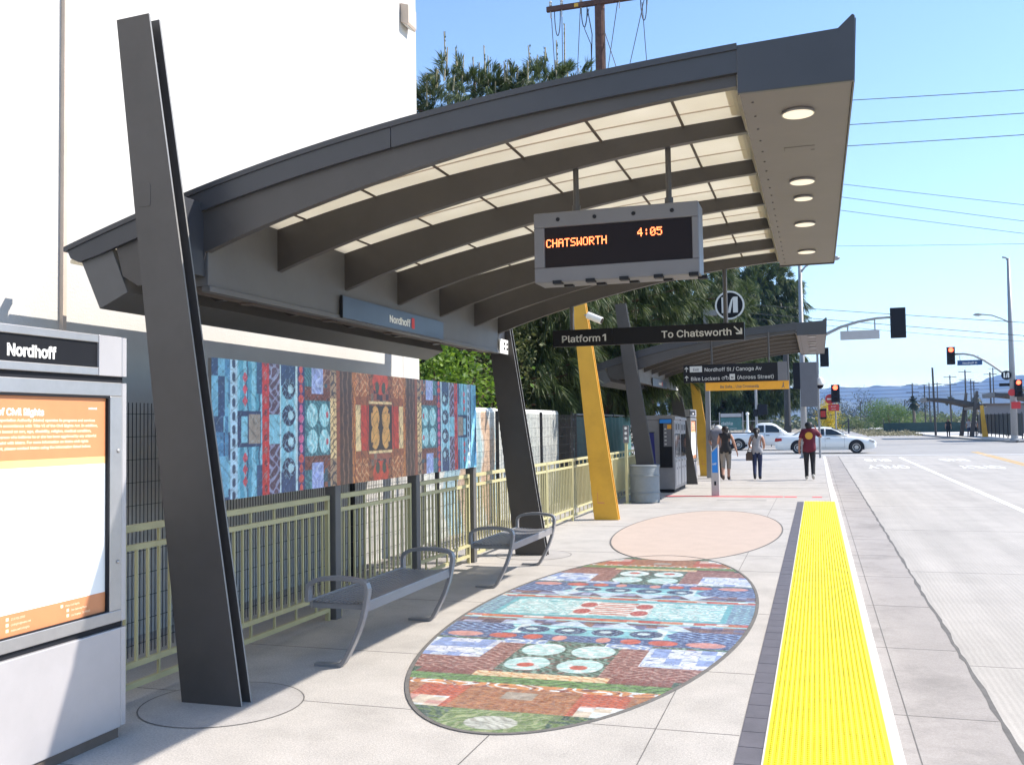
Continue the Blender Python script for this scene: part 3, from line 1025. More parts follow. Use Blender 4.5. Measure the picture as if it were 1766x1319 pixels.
    for z in (2.575, 2.635):
        for y in (11.52, 11.63):
            MB().lathe([(.016, -3.7245), (.016, -3.714)], (0, yy(y), z + .02), 8, 'x').build('bolt', 'black_matte', be)
    gb = MB()
    gb.prism([(-4.735, 2.775), (-4.585, 2.45), (-4.36, 2.55), (-4.49, 2.855)], 'y', yy(YN + .0), yy(11.05))
    gb.build('gutter_box', 'beam', sh, bevel=0.004)
    # deck between gutter and beam, dark underside
    MB().prism([(-4.40, 2.67), (-3.96, 2.72), (-3.96, 2.74), (-4.40, 2.69)], 'y', yy(YN + .2), yy(11.3)).build('under_deck', 'beam_under', sh)
    # connectors from the columns to the beam
    for yc0, yc1 in ((5.107, YN + .02), (11.36, 11.70)):
        MB().box((-3.93, yy(yc0), 2.62), (-3.77, yy(yc1), 3.10)).build('column_bracket', 'fascia', sh, bevel=0.004)
    return sh

shelter = make_shelter('near bus shelter with curved grey ribbed roof and translucent panels over the benches')
shelter_b = dup(shelter, (0, Y0 + 15.8, 0.03), 'second bus shelter further along the platform above the ticket machines')
dup(shelter, (10.1, 104.5, 0.0), 'small distant dark roofed shelter across the intersection, left one of the pair', rz=PI)
dup(shelter, (13.75, 91.0, 0.0), 'small distant dark roofed shelter across the intersection, right one of the pair', rz=PI)

# name signs on the back beams
def name_sign(off, lab):
    t = thing('station_name_sign', (-3.72, 8.3 + off, 2.63), lab, 'sign', 'name signs on the shelter beams')
    MB().box((-.014, -1.13, -.092), (.004, 1.13, .092)).build('panel', 'slate_sign', t, bevel=0.002)
    MB().box((-.012, -1.142, -.094), (.006, -1.131, .094)).build('end_trim', 'black_matte', t)
    text('Nordhoff', .125, 'white_letter', (.0055, -.22, -.038), '+x', t, fitw=.47, bold=.002)
    pr = []
    for cx, cz, a0 in ((.345, .04, 0), (.305, .04, PI / 2), (.305, -.04, PI), (.345, -.04, 1.5 * PI)):
        pr += arc((cx, cz), .012, a0, a0 + PI / 2, 4)
    MB().prism(pr, 'x', .004, .0075).build('red_square', 'red', t)
    return t
name_sign(0, 'long slate blue Nordhoff name sign on the near shelter back beam')
name_sign(15.83, 'far Nordhoff name sign on the second shelter beam above the ticket machines')

# ------------------------------------------------------------------ arrival display hung from a rib
FONT5 = {'C': '01110100011000010000100001000101110', 'H': '10001100011000111111100011000110001', 'A': '01110100011000111111100011000110001',
         'T': '11111001000010000100001000010000100', 'S': '01111100001000001110000010000111110', 'W': '10001100011000110101101011101110001',
         'O': '01110100011000110001100011000101110', 'R': '11110100011000111110101001001010001',
         '4': '00010001100101010010111110001000010', ':': '00000001000010000000001000010000000', '0': '01110100011001110101110011000101110', '5': '11111100001111000001000011000101110', ' ': '0' * 35}
t = thing('arrival_display', (-1.235, 6.2, 2.81), 'hanging grey arrival display with lit amber letters under the shelter roof', 'display')
W2, z0, z1, dp = .548, -.235, .235, .25
sx0, sx1, sz0, sz1 = -.475, .505, -.135, .135
hb = MB()
hb.box((-W2, .02, z0), (W2, dp, z1))
# front bezel ring of four bars
hb.box((-W2, 0, z0), (W2, .02, sz0)); hb.box((-W2, 0, sz1), (W2, .02, z1)); hb.box((-W2, 0, sz0), (sx0, .02, sz1)); hb.box((sx1, 0, sz0), (W2, .02, sz1))
h_ = hb.build('housing', 'led_box', t, bevel=0.006)
sc = MB().box((sx0 + .002, .012, sz0 + .002), (sx1 - .002, .019, sz1 - .002)).build('screen', 'glass_dark', t)
def dots(s, x, z, p):
    d = MB()
    for ch in s:
        bits = FONT5[ch]
        for r_ in range(7):
            for c_ in range(5):
                if bits[r_ * 5 + c_] == '1':
                    cx, cz = x + c_ * p, z - r_ * p * 1.12
                    d.box((cx - p * .44, .0095, cz - p * .46), (cx + p * .44, .0118, cz + p * .46))
        x += 6 * p
    return d
dots('CHATSWORTH', -.462, .052, .0070).build('lit_letters', 'led', sc)
dots('4:05', .155, .083, .0070).build('lit_time', 'led', sc)
for x in (-.38, -.13, .13, .38): MB().lathe([(.012, -.006), (.014, .0)], (x, 0, .185), 12, 'y').build('bolt', 'black_matte', h_)
for k in range(5):
    x = -.42 + k * .225
    MB().box((x, -.012, z0 - .012), (x + .06, .05, z0 + .01)).build('latch', 'black_matte', h_)
    MB().box((x + .04, .14, z0 - .012), (x + .10, .20, z0 + .01)).build('latch', 'black_matte', h_)
for x in (-.265, .355):
    zt = zrib(-1.235 + x) - 2.81 + .02
    MB().tube([(x, .06, z1 - .01), (x, .06, zt)], .019, 10).tube([(x, .06, z1), (x, .06, z1 + .045)], .028, 10).build('hanger_rod', 'dark', t)

# ------------------------------------------------------------------ hanging platform sign
def arrow(cx, cz, ang, s, y):
    """flat arrow polygon pointing along ang in the xz plane"""
    P = [(-.5, .055), (.22, .055), (-.02, .30), (.13, .36), (.5, 0), (.13, -.36), (-.02, -.30), (.22, -.055), (-.5, -.055)]
    ca, sa = math.cos(ang), math.sin(ang)
    m_ = MB()
    m_.prism([(cx + s * (a * ca - b_ * sa), cz + s * (a * sa + b_ * ca)) for a, b_ in P], 'y', y - .0018, y + .0005)
    return m_
t = thing('platform_sign', (-1.915, 11.4, 2.68), 'long black hanging sign reading Platform 1 and To Chatsworth', 'sign')
MB().box((-1.145, 0, -.101), (-.406, .06, .101)).box((-.402, 0, -.101), (1.145, .06, .101)).build('panel', 'black', t, bevel=0.003)
text('Platform', .155, 'grey_letter', (-1.035, -.002, -.05), '-y', t, fitw=.475, bold=.0018)
MB().prism([(-.498, -.05), (-.480, -.05), (-.480, .033), (-.497, .033), (-.522, .018), (-.522, .002), (-.498, .016)], 'y', -.0035, .0005).build('numeral', 'grey_letter', t)
text('To Chatsworth', .155, 'grey_letter', (.185, -.002, -.043), '-y', t, fitw=.81, bold=.0018)
arrow(1.075, 0.008, -PI / 4, .13, -.001).build('arrow', 'grey_letter', t)
for x in (-.905, .935):
    zt = zrib(-1.915 + x) - 2.68 + .02
    MB().tube([(x, .03, .10), (x, .03, zt)], .026, 10).build('hanger_rod', 'dark', t)

# exit sign and orange safety strip hung under the second shelter
XS = .79
t = thing('exit_sign', (-1.645, 20.98, 2.685), 'black hanging sign with exit and bike locker directions and arrows', 'sign')
MB().box((-1.36, 0, -.245), (1.12, .07, .245)).build('panel', 'black', t, bevel=0.004)
MB().box((1.125, 0, -.245), (1.36, .07, .26)).build('end_panel', 'led_box', t, bevel=0.004)
text('Nordhoff St / Canoga Av', .19, 'grey_letter', (-.80, -.002, .055), '-y', t, fitw=1.50, bold=.001)
text('Bike Lockers', .19, 'grey_letter', (-1.17, -.002, -.185), '-y', t, xs=.98, bold=.001)
text('(Across Street)', .19, 'grey_letter', (.06, -.002, -.175), '-y', t, fitw=.94, bold=.001)
MB().box((-1.19, -.002, .045), (-.86, .001, .205)).build('exit_box', 'grey_letter', t)
text('Exit', .15, 'black', (-1.025, -.0035, .075), '-y', t, align='CENTER', xs=.9)
arrow(-1.28, .125, PI / 2, .14, -.001).build('arrow', 'grey_letter', t)
arrow(-1.28, -.115, PI / 2, .14, -.001).build('arrow', 'grey_letter', t)
ic = MB().box((-.13, -.002, -.19), (.01, .001, -.03))
ic.build('locker_icon', 'grey_letter', t)
text('M', .11, 'black', (-.06, -.0035, -.15), '-y', t, align='CENTER', bold=.002)
bk = MB()
for cx in (-.30, -.19):
    bk.add([(cx + .04 * math.cos(a), -.0015, -.14 + .04 * math.sin(a)) for a in [2 * PI * k / 14 for k in range(14)]] +
           [(cx + .03 * math.cos(a), -.0015, -.14 + .03 * math.sin(a)) for a in [2 * PI * k / 14 for k in range(14)]],
           [(k, (k + 1) % 14, 14 + (k + 1) % 14, 14 + k) for k in range(14)])
bk.add([(-.30, -.0015, -.14), (-.29, -.0015, -.14), (-.25, -.0015, -.09), (-.26, -.0015, -.09), (-.19, -.0015, -.14), (-.21, -.0015, -.07)], [(0, 1, 2, 3), (3, 2, 4, 5)])
bk.build('bicycle_icon', 'grey_letter', t)
for x in (-.6, .9):
    MB().tube([(x, .035, .24), (x, .035, (zroof(-1.645 + x * XS) - .10 - 2.685) / XS)], .026, 8).build('hanger_rod', 'dark', t)
t.scale = (XS,) * 3
t = thing('safety_sign', (-1.40, 21.0, 2.402), 'orange strip sign telling riders to use the crosswalk, below the black exit sign', 'sign')
MB().box((-1.09, 0, -.112), (1.09, .05, .112)).build('panel', 'orange_sign', t, bevel=0.003)
text('Be Safe... Use Crosswalk', .15, 'joint', (-.70, -.002, -.05), '-y', t, xs=.83, bold=.0015)
wk = MB()
wk.prism([(.93, .055), (.95, .075), (.97, .055), (.95, .035)], 'y', -.002, .001)
wk.prism([(.93, .03), (.965, .03), (.96, -.02), (.985, -.08), (.965, -.08), (.945, -.035), (.92, -.08), (.90, -.08), (.93, -.01)], 'y', -.002, .001)
wk.build('walking_icon', 'joint', t)
t.scale = (XS,) * 3
# ------------------------------------------------------------------ mustard columns
def mustard(off, lab):
    t = thing('mustard_column', (0, 16.3 + off, 0), lab, 'column', 'leaning mustard columns')
    pr = [(-3.69, -.16), (-3.225, -.16), (-3.26, 0), (-3.791, 3.823), (-4.01, 3.756), (-3.685, 0)]
    MB().prism(pr, 'y', -.03, 0).build('front_plate', 'mustard', t, bevel=0.004)
    MB().prism(pr, 'y', .09, .12).build('rear_plate', 'mustard', t, bevel=0.004)
    pr2 = [(-3.62, -.16), (-3.30, -.16), (-3.33, 0), (-3.83, 3.70), (-3.96, 3.66), (-3.62, 0)]
    MB().prism(pr2, 'y', 0, .09).build('core', 'mustard', t)
    MB().box((-3.62, -.0335, .28), (-3.50, -.03, .30)).box((-3.62, -.0335, .30), (-3.612, -.03, .47)).build('access_slot', 'orange_print', t)
    return t
mustard(0, 'mustard yellow leaning column between the two shelters')
mustard(15.75, 'far mustard yellow leaning column beside the second map case')
t = thing('security_camera', (-3.72, 16.2, 3.5), 'white bullet security camera on the near mustard column', 'camera')
MB().tube([(-.06, .05, .02), (.03, 0, -.0)], .014, 8).build('bracket', 'grey_pole', t)
MB().tube([(.0, .0, .012), (.26, -.05, -.105)], [.062, .062], 14).build('body', 'cctv', t, bevel=.008)
MB().tube([(.255, -.05, -.103), (.262, -.0515, -.1062)], .05, 14).build('lens', 'glass_dark', t)
# ================================================================== INFORMATION KIOSK (two)
def make_kiosk(loc, lab):
    """local: face at x=0 looking +x, right end at y=0, runs towards -y"""
    L_ = 1.42
    t = thing('map_kiosk', loc, lab, 'map kiosk', 'steel map kiosks')
    # plinth, base, case frame, header
    MB().box((-.24, -L_ - .05, 0), (-.015, -.05, .075)).build('plinth', 'beam_under', t)
    MB().box((-.25, -L_, .055), (0, -.047, .580)).build('base_panel', 'pale_panel', t, bevel=.006)
    MB().box((-.24, -L_, .580), (-.02, -.02, .612)).build('lower_gap', 'black_matte', t)
    fr = MB()
    z0, z1 = .612, 1.885
    pz0, pz1, py0, py1 = .675, 1.812, -L_ + .1, -.135
    fr.box((-.25, -L_, z0), (-.03, -.047, z1))
    fr.box((-.03, -L_, z0), (0, -.047, pz0)); fr.box((-.03, -L_, pz1), (0, -.047, z1))
    fr.box((-.03, -L_, pz0), (0, py0, pz1)); fr.box((-.03, py1, pz0), (0, -.047, pz1))
    f_ = fr.build('case_frame', 'steel', t, bevel=.004)
    MB().lathe([(.009, 0), (.011, .004), (.006, .008)], (0, -.075, 1.52), 12, 'x').build('lock', 'steel', f_)
    MB().lathe([(.009, 0), (.011, .004), (.006, .008)], (0, -.075, .93), 12, 'x').build('lock', 'steel', f_)
    gs = MB()
    for a, b_, c, d in ((py0, py1, pz1 - .012, pz1), (py0, py1, pz0, pz0 + .006), (py1 - .012, py1, pz0, pz1)):
        gs.box((-.0295, a, c), (-.004, b_, d))
    gs.build('gasket', 'black_matte', f_)
    MB().box((-.24, -L_, 1.885), (-.02, -.02, 1.918)).build('upper_gap', 'black_matte', t)
    hd = MB()
    hz0, hz1 = 1.918, 2.132
    hd.box((-.25, -L_, hz0), (-.03, -.047, hz1))
    hd.box((-.03, -L_, hz0), (0, -.225, hz0 + .042)); hd.box((-.03, -L_, hz1 - .042), (0, -.225, hz1))
    h_ = hd.build('header', 'steel', t, bevel=.004)
    MB().box((-.03, -.223, hz0), (.001, -.05, hz1)).build('header_plate', 'pale_panel', h_, bevel=.003)
    MB().box((-.028, -L_, hz0 + .042), (-.012, -.225, hz1 - .042)).build('header_sign', 'black', h_)
    text('Nordhoff', .105, 'white_letter', (-.0105, -.82, hz0 + .07), '+x', h_, fitw=.305, bold=.003)
    # rounded corner posts
    for nm, a, b_ in (('corner_post', .062, .578), ('corner_post', .614, 1.883), ('corner_post', 1.92, 2.13)):
        pr = [(-.25, -.045), (-.004, -.045), (.0, -.040), (.0, -.012), (-.01, -.002), (-.02, .0), (-.23, 0), (-.25, -.012)]
        MB().prism(pr, 'z', a, b_).build(nm, 'pale_panel', t)
    # poster
    p_ = MB().box((-.028, py0, pz0), (-.022, py1 - .01, pz1)).build('poster', 'paper', t)
    X = -.0212
    MB().box((-.0219, py0, pz1 - .318), (X, py1 - .012, pz1 - .0)).build('orange_header', 'orange_print', p_)
    MB().box((-.0219, py0, pz1 - .355), (X - .0002, py1 - .012, pz1 - .318)).build('amber_stripe', 'peach_print', p_)
    MB().box((-.0219, py0, pz0), (X, py1 - .012, pz0 + .108)).build('orange_footer', 'orange_print', p_)
    text('of Civil Rights', .062, 'paper', (X + .0004, -.862, pz1 - .105), '+x', p_, fitw=.285, bold=.0018, depth=.0004)
    for k, s in enumerate(('politan Transportation Authority (Metro) operates its programs and services',
                           'of national origin in accordance with Title VI of the Civil Rights Act. In addition,',
                           'discrimination based on sex, age, disability, religion, medical condition,',
                           'status. Any person who believes he or she has been aggrieved by any unlawful',
                           'a complaint with Metro. For more information on Metro civil rights',
                           'file a complaint, please contact Metro using the information listed below.')):
        ye = (-.228, -.208, -.255, -.217, -.275, -.255)[k]
        wd = .0098 * len(s)
        text(s, .0245, 'cream_letter', (X + .0004, ye - wd, pz1 - .135 - k * .0265), '+x', p_, fitw=wd, bold=.0006, depth=.0003)
    text('metro.net', .022, 'paper', (X + .0004, -.275, pz1 - .072), '+x', p_, xs=.9, bold=.0005, depth=.0003)
    for k, (a, s) in enumerate(((-.80, '213.922.2000'), (-.80, 'civilrights@metro.net'), (-.80, 'metro.net/civilrights'), (-.46, 'Metro Civil Rights'), (-.42, 'One Gateway Plaza'), (-.42, 'Los Angeles, CA 90012'))):
        zz = pz0 + .078 - (k % 3) * .026
        text(s, .019, 'cream_letter', (X + .0004, a + .03, zz), '+x', p_, xs=.9, depth=.0003)
        MB().box((X, a, zz), (X + .0006, a + .016, zz + .015)).build('bullet', 'cream_letter', p_)
    return t
k1 = make_kiosk((-3.58, 4.39, 0), 'near steel map kiosk headed Nordhoff with orange and white poster')
dup(k1, (-3.50, 29.75, -.10), 'far steel map kiosk beside the far mustard column past the ticket machines')

# ================================================================== MURAL on its posts
A = Art(5.66, 1.05, .0085, 5)
D = np.abs(A.x); Z = np.abs(A.y)
def mb_(d0, d1): return (D >= d0) & (D < d1)
DB, TL, LB = (.05, .11, .26), (.11, .33, .44), (.26, .50, .60)
A.put(D >= 0, DB)
k = mb_(0, .27); A.put(k, (.34, .14, .055)); A.leafy(k, (.18, .07, .035), 30, .6)
k2 = k & (Z < .22); A.put(k2, (.055, .03, .02))
for sx in (-1, 1):
    for sy in (-1, 1):
        A.put(A.ell(sx * .125, sy * .095, .095, .12), (.60, .36, .13)); A.put(A.ell(sx * .19, sy * .16, .018, .018), (.12, .05, .03))
A.put(k & (Z > .235) & (Z < .26), CRM); k2 = k & (Z > .26) & (Z < .38) & (D < .22); A.put(k2, (.12, .06, .05)); A.cells(k2, [(.35, .13, .08), (.10, .05, .06), (.28, .2, .15)], .07, .06)
for sy in (-1, 1):
    A.put(A.ell(0, sy * .46, .18, .13) & k, (.56, .10, .045))
    for sx in (-1, 1): A.put(A.ell(sx * .075, sy * .40, .045, .06), (.10, .10, .06))
k = mb_(.27, .55); A.put(k, (.42, .17, .07)); A.leafy(k, (.60, .36, .20), 34, .55); A.put(k & (Z < .27) & (D < .44), (.50, .07, .035)); A.put(k & (Z < .27) & (D >= .44), CRM)
k2 = k & (Z > .22) & (Z < .30); A.put(k2, (.36, .14, .06))
k = mb_(.55, .62); A.put(k, (.55, .25, .07)); A.hatch(k, MAR, 1, .1, .03, .3)
k = mb_(.62, .86); A.put(k, (.11, .055, .035)); A.hatch(k, (.24, .14, .09), 1, .02, .09, .3, .08)
k = mb_(.86, .93); A.put(k, (.32, .12, .06))
k = mb_(.93, 1.05); A.put(k, CRM); A.leafy(k, (.25, .17, .10), 40, .6); A.put(k & (Z > .27), (.42, .30, .20)); A.leafy(k & (Z > .27), (.12, .09, .09), 30, .7)
k = mb_(1.05, 1.50); A.put(k, (.06, .17, .21)); A.hatch(k, (.13, .30, .33), .75, .66, .045, .35)
k2 = k & (Z > .24) & (Z < .36); A.put(k2, (.25, .09, .06)); A.leafy(k2, (.13, .04, .03), 36, .5)
k2 = k & (Z >= .30) & (D > 1.18) & (D < 1.38); A.put(k2, (.33, .38, .62)); A.hatch(k2, (.48, .53, .72), 1, .4, .1, .3)
k2 = k & (Z >= .36) & (D <= 1.18); A.put(k2, (.20, .09, .07)); A.leafy(k2, (.40, .26, .2), 26, .5)
for sy in (-1, 1):
    for dd in (1.155, 1.37):
        for sx in (-1, 1):
            e = A.ell(sx * dd, sy * .115, .095, .105); A.put(e, (.30, .55, .60)); A.hatch(e, (.52, .68, .70), 1, .3, .06, .3)
            if dd < 1.2: A.put(A.ell(sx * (dd - .05), sy * .12, .025, .03), (.5, .12, .16))
k = mb_(1.50, 1.62); A.put(k, (.05, .06, .18))
for j in range(-6, 7):
    for sx in (-1, 1):
        A.put(A.ell(sx * 1.56, j * .085, .042 if j % 2 else .03, .038), (.56, .11, .10) if abs(j) > 2 else (.55, .16, .30))
k = mb_(1.62, 1.90); A.put(k, LB); A.hatch(k, (.40, .62, .70), 1, 0, .12, .3, .03); A.put(k & (Z > .30 + .5 * np.abs(D - 1.76)), (.045, .09, .20))
A.put(k & ((D < 1.65) | (D > 1.88)), (.50, .62, .66))
for cz in (-.33, -.11, .11, .33):
    for sx in (-1, 1):
        e = A.ell(sx * 1.76, cz, .105, .088); A.put(e, (.025, .035, .10)); A.leafy(e, (.22, .34, .45), 46, .35); A.put(A.ell(sx * 1.73, cz, .045, .038), (.42, .58, .64))
k = mb_(1.90, 2.06); A.put(k, (.13, .07, .11)); A.leafy(k, (.30, .30, .42), 30, .7); A.put(k & (Z < .12), LB)
k = mb_(2.06, 2.16); A.put(k, (.52, .05, .05))
for j in range(-5, 6):
    for sx in (-1, 1):
        A.put(A.ell(sx * 2.11, j * .1 + .03, .022, .03), (.25, .03, .05) if j % 2 else (.42, .16, .16))
k = mb_(2.16, 2.50); A.put(k, TL); A.hatch(k, LB, 1, 0, .11, .5, .04); A.hatch(k, (.06, .15, .25), 1, 0, .17, .12, .04)
A.put(k & (Z > .28) & (D < 2.24), (.05, .11, .22))
for j in (-.40, -.31, -.22, .22, .31, .40):
    for sx in (-1, 1): A.put((np.abs(A.x - sx * 2.40) / .035 + np.abs(A.y - j) / .045) < 1, (.56, .10, .14))
for sx in (-1, 1):
    A.put((np.abs(A.x - sx * 2.35) < .17) & (Z < .14), (.04, .07, .16)); A.put((np.abs(A.x - sx * 2.27) < .08) & (Z < .115), (.34, .29, .25)); A.put((np.abs(A.x - sx * 2.41) < .045) & (Z < .10), LB)
k = mb_(2.50, 2.60); A.put(k, (.44, .58, .68))
for j in range(-5, 6):
    for sx in (-1, 1): A.put(A.ell(sx * 2.55, j * .1, .025, .035), (.06, .09, .16))
k = mb_(2.60, 3); A.put(k, (.08, .20, .36)); A.cells(k, [(.07, .14, .27), (.10, .26, .42), (.24, .46, .56), (.05, .10, .2)], .14, .21)
A.cells((D > 2.62), [(.04, .09, .2), (.10, .26, .42), (.2, .42, .55)], .09, .30, .6)
A.cells((D > 1.05) & (D < 1.18) & (Z > .36), [(.10, .05, .04), (.30, .12, .08), (.05, .12, .16)], .05, .08, .8)
A.hatch((D > .27) & (D < .62), (.16, .06, .03), 1, .05, .15, .10, .05, .7)
A.leafy(A.x > -9, (.02, .025, .05), 27, .16, .38)
A.leafy(D > 1.05, (.45, .60, .66), 44, .08, .3)
A.c = np.clip(A.c, 0, 1) ** 1.3 * 1.4
A.finish(.12)
t = thing('mural_panel', (-3.93, 8.30, 0), 'wide blue, red and brown printed mural panel mounted above the railing', 'mural')
sc_ = 5.33 / 5.66
A.mesh('artwork', 'mural', lambda x, y: np.stack([np.full_like(x, .0145), x * sc_, 1.627 + y * .93], -1), parent=t)
MB().box((-.012, -2.665, 1.138), (.0135, 2.665, 2.116)).build('backing_board', 'beam', t)
for py in (5.72, 7.5, 9.25, 10.98):
    MB().box((-.115, py - 8.30 - .05, -.05), (-.014, py - 8.30 + .05, 1.9)).build('post', 'beam', t, bevel=.005)

# ================================================================== RAILINGS
def railing(ya, yb, lab, x=-4.0, z=0.0):
    t = thing('railing_panel', (x, ya, z), lab, 'railing', 'khaki railing panels behind the platform')
    L_ = yb - ya
    MB().box((-.02, 0, 1.012), (.02, L_, 1.055)).build('top_rail', 'rail', t, bevel=.004)
    for zz, nm in ((.90, 'middle_rail'), (.195, 'lower_rail'), (.072, 'bottom_rail')):
        MB().box((-.016, .03, zz), (.016, L_ - .03, zz + .034)).build(nm, 'rail', t)
    for yv in (0, L_ - .032):
        MB().box((-.018, yv, -.06), (.018, yv + .032, 1.011)).build('end_post', 'rail', t, bevel=.003)
    pk = MB()
    n = max(3, int(round(L_ / .105)))
    for k in range(1, n):
        y = L_ * k / n
        if k % 3 == 2:
            pk.box((-.008, y - .008, .106), (.008, y + .008, 1.012))
        else:
            pk.box((-.008, y - .008, .229), (.008, y + .008, .90))
    pk.build('pickets', 'rail', t)
    return t
railing(3.4, 5.62, 'khaki railing panel between the near kiosk and the first leaning column')
railing(5.70, 7.42, 'khaki railing panel behind the near end of the near bench')
railing(7.60, 9.16, 'khaki railing panel behind the far end of the near bench')
railing(9.36, 10.9, 'khaki railing panel behind the far bench, before the second grey column')
names = ['just past the far end of the mural, beside the second grey column', 'second past the mural, left of the mustard column', 'behind the mustard column', 'between the mustard column and the slim green post', 'behind the slim green post', 'behind the trash can', 'hidden behind the ticket machines']
y = 11.07
for k, nm in enumerate(names):
    railing(y, y + 1.63, 'khaki railing panel ' + nm)
    y += 1.655

# ================================================================== WIRE MESH FENCE
t = thing('wire_mesh_fence', (-4.7, 4.3, 0), 'black welded wire mesh fence between the railing and the white building', 'fence')
vm, L_ = MB(), 17.2
k = 0
y = 0
while y < L_:
    vm.box((-.0022, y - .0022, .02), (.0022, y + .0022, 1.83)); y += .042
z = .1
while z < 1.85:
    vm.box((.0022, 0, z - .002), (.006, L_, z + .002)); z += .165
vm.build('wire_mesh', 'mesh_wire', t, fix=False)
for y in (0, 2.5, 5.0, 7.4, 9.9, 12.4, 15.0, 17.2):
    MB().box((-.045, y - .025, -.1), (-.004, y + .025, 1.86)).build('post', 'black_matte', t)

# ================================================================== BENCHES
def make_bench(y0, lab, first=None):
    t = thing('steel_bench', (-3.15, y0, 0), lab, 'bench', 'grey steel benches under the shelter')
    X0 = -3.15
    path = [(-3.335, .006), (-3.20, .006), (-3.145, .012), (-3.118, .035), (-3.085, .09), (-3.045, .165), (-3.005, .25), (-2.972, .34), (-2.950, .43), (-2.938, .50),
            (-2.936, .535), (-2.946, .565), (-2.975, .582), (-3.05, .594), (-3.13, .600), (-3.21, .598), (-3.29, .589), (-3.345, .573), (-3.378, .548), (-3.388, .515), (-3.388, .43)]
    sm = []
    for i in range(len(path) - 1):
        for q in range(3):
            u = q / 3
            sm.append((path[i][0] * (1 - u) + path[i + 1][0] * u - X0, path[i][1] * (1 - u) + path[i + 1][1] * u))
    sm.append((path[-1][0] - X0, path[-1][1]))
    L_ = 1.60
    for yv in (0, L_):
        MB().sweep([(x, yv, z) for x, z in sm], .058, .030, (0, 1, 0)).build('end_frame', 'bench', t, bevel=.004)
    # seat: perforated slats (lengthwise bars with gaps), dipped slightly, carried on cross bars
    st = MB()
    xs0, xs1 = -3.375 - X0, -2.985 - X0
    nb = 11
    for k in range(nb):
        u = (k + .5) / nb
        x = xs0 + (xs1 - xs0) * u
        z = .437 - .012 * math.sin(PI * u)
        st.box((x - .0105, .03, z - .004), (x + .0105, L_ - .03, z + .004))
    nn = 22
    for k in range(nn):
        y = .05 + (L_ - .1) * k / (nn - 1)
        st.box((xs0, y - .012, .419), (xs1, y + .012, .4205 + .003))
    st.build('seat', 'bench', t)
    MB().box((-2.983 - X0, .03, .372), (-2.953 - X0, L_ - .03, .446)).build('front_apron', 'bench', t, bevel=.006)
    MB().box((-3.400 - X0, .03, .385), (-3.376 - X0, L_ - .03, .445)).build('back_apron', 'bench', t, bevel=.006)
    for yv in (.031, L_ - .061):
        MB().box((-3.376 - X0, yv, .385), (-2.984 - X0, yv + .03, .418)).build('cross_bar', 'bench', t)
    return t
bn = make_bench(6.0, 'grey steel bench nearest the camera with looped arms, half in shade')
dup(bn, (-3.15, 9.28, 0), 'grey steel bench second from the camera, in front of the far leaning column')

# ================================================================== LITTER BIN, POST, PYLON
t = thing('trash_can', (-3.45, 20.05, 0), 'round ribbed grey metal trash can beside the ticket machine', 'trash can')
pr = [(.295, .0)]
z = .03
while z < .76:
    pr += [(.300, z), (.307, z + .012), (.300, z + .024)]
    z += .036
pr = [(.29, 0), (.305, .02)] + [(.303 + .0018 * math.sin(k * PI / 2), .03 + k * .009) for k in range(80)]
MB().lathe(pr + [(.30, .75)], (0, 0, 0), 40).build('drum', 'can', t, smooth=True)
for z in (.20, .55): MB().lathe([(.309, z), (.318, z + .008), (.318, z + .016), (.309, z + .024)], (0, 0, 0), 40).build('hoop', 'can', t, smooth=True)
MB().lathe([(.30, .74), (.318, .748), (.318, .768), (.29, .782), (.20, .784)], (0, 0, 0), 40).build('rim', 'can', t)
MB().lathe([(.20, .780), (.20, .787)], (0, 0, 0), 30).build('opening', 'black_matte', t)
t = thing('slim_post', (-3.76, 19.7, 0), 'slim olive green post with a narrow dark sign on top', 'sign post')
MB().box((-.028, -.028, 0), (.028, .028, 1.24)).build('shaft', 'rail', t, bevel=.003)
MB().box((-.07, -.07, 0), (.07, .07, .015)).build('base_plate', 'rail', t)
p_ = MB().box((-.06, -.02, 1.24), (.06, .02, 1.60)).build('sign_plate', 'led_box', t, bevel=.004)
for k in range(3):
    MB().lathe([(.03, -.024), (.03, -.0205)], (0, 0, 1.545 - k * .105), 12, 'y').build('pictogram', 'white_letter', p_)
t = thing('validator_pylon', (-2.2, 22.0, 0), 'grey fare card pylon with slanted top and bright blue face', 'fare pylon')
MB().prism([(-.085, 0), (.085, 0), (.085, 1.14), (.072, 1.15), (-.085, .99)], 'y', -.06, .10).build('body', 'pale_panel', t, bevel=.006)
p_ = MB().prism([(-.06, .52), (.066, .52), (.066, 1.095), (-.06, .965)], 'y', -.066, -.0605).build('blue_face', 'sky_blue', t)
text('tap', .09, 'white_letter', (0, -.0685, .70), '-y', p_, align='CENTER', spin=.35, bold=.001)
MB().box((-.02, -.066, .24), (.02, -.0605, .33)).build('lock_plate', 'black_matte', t)

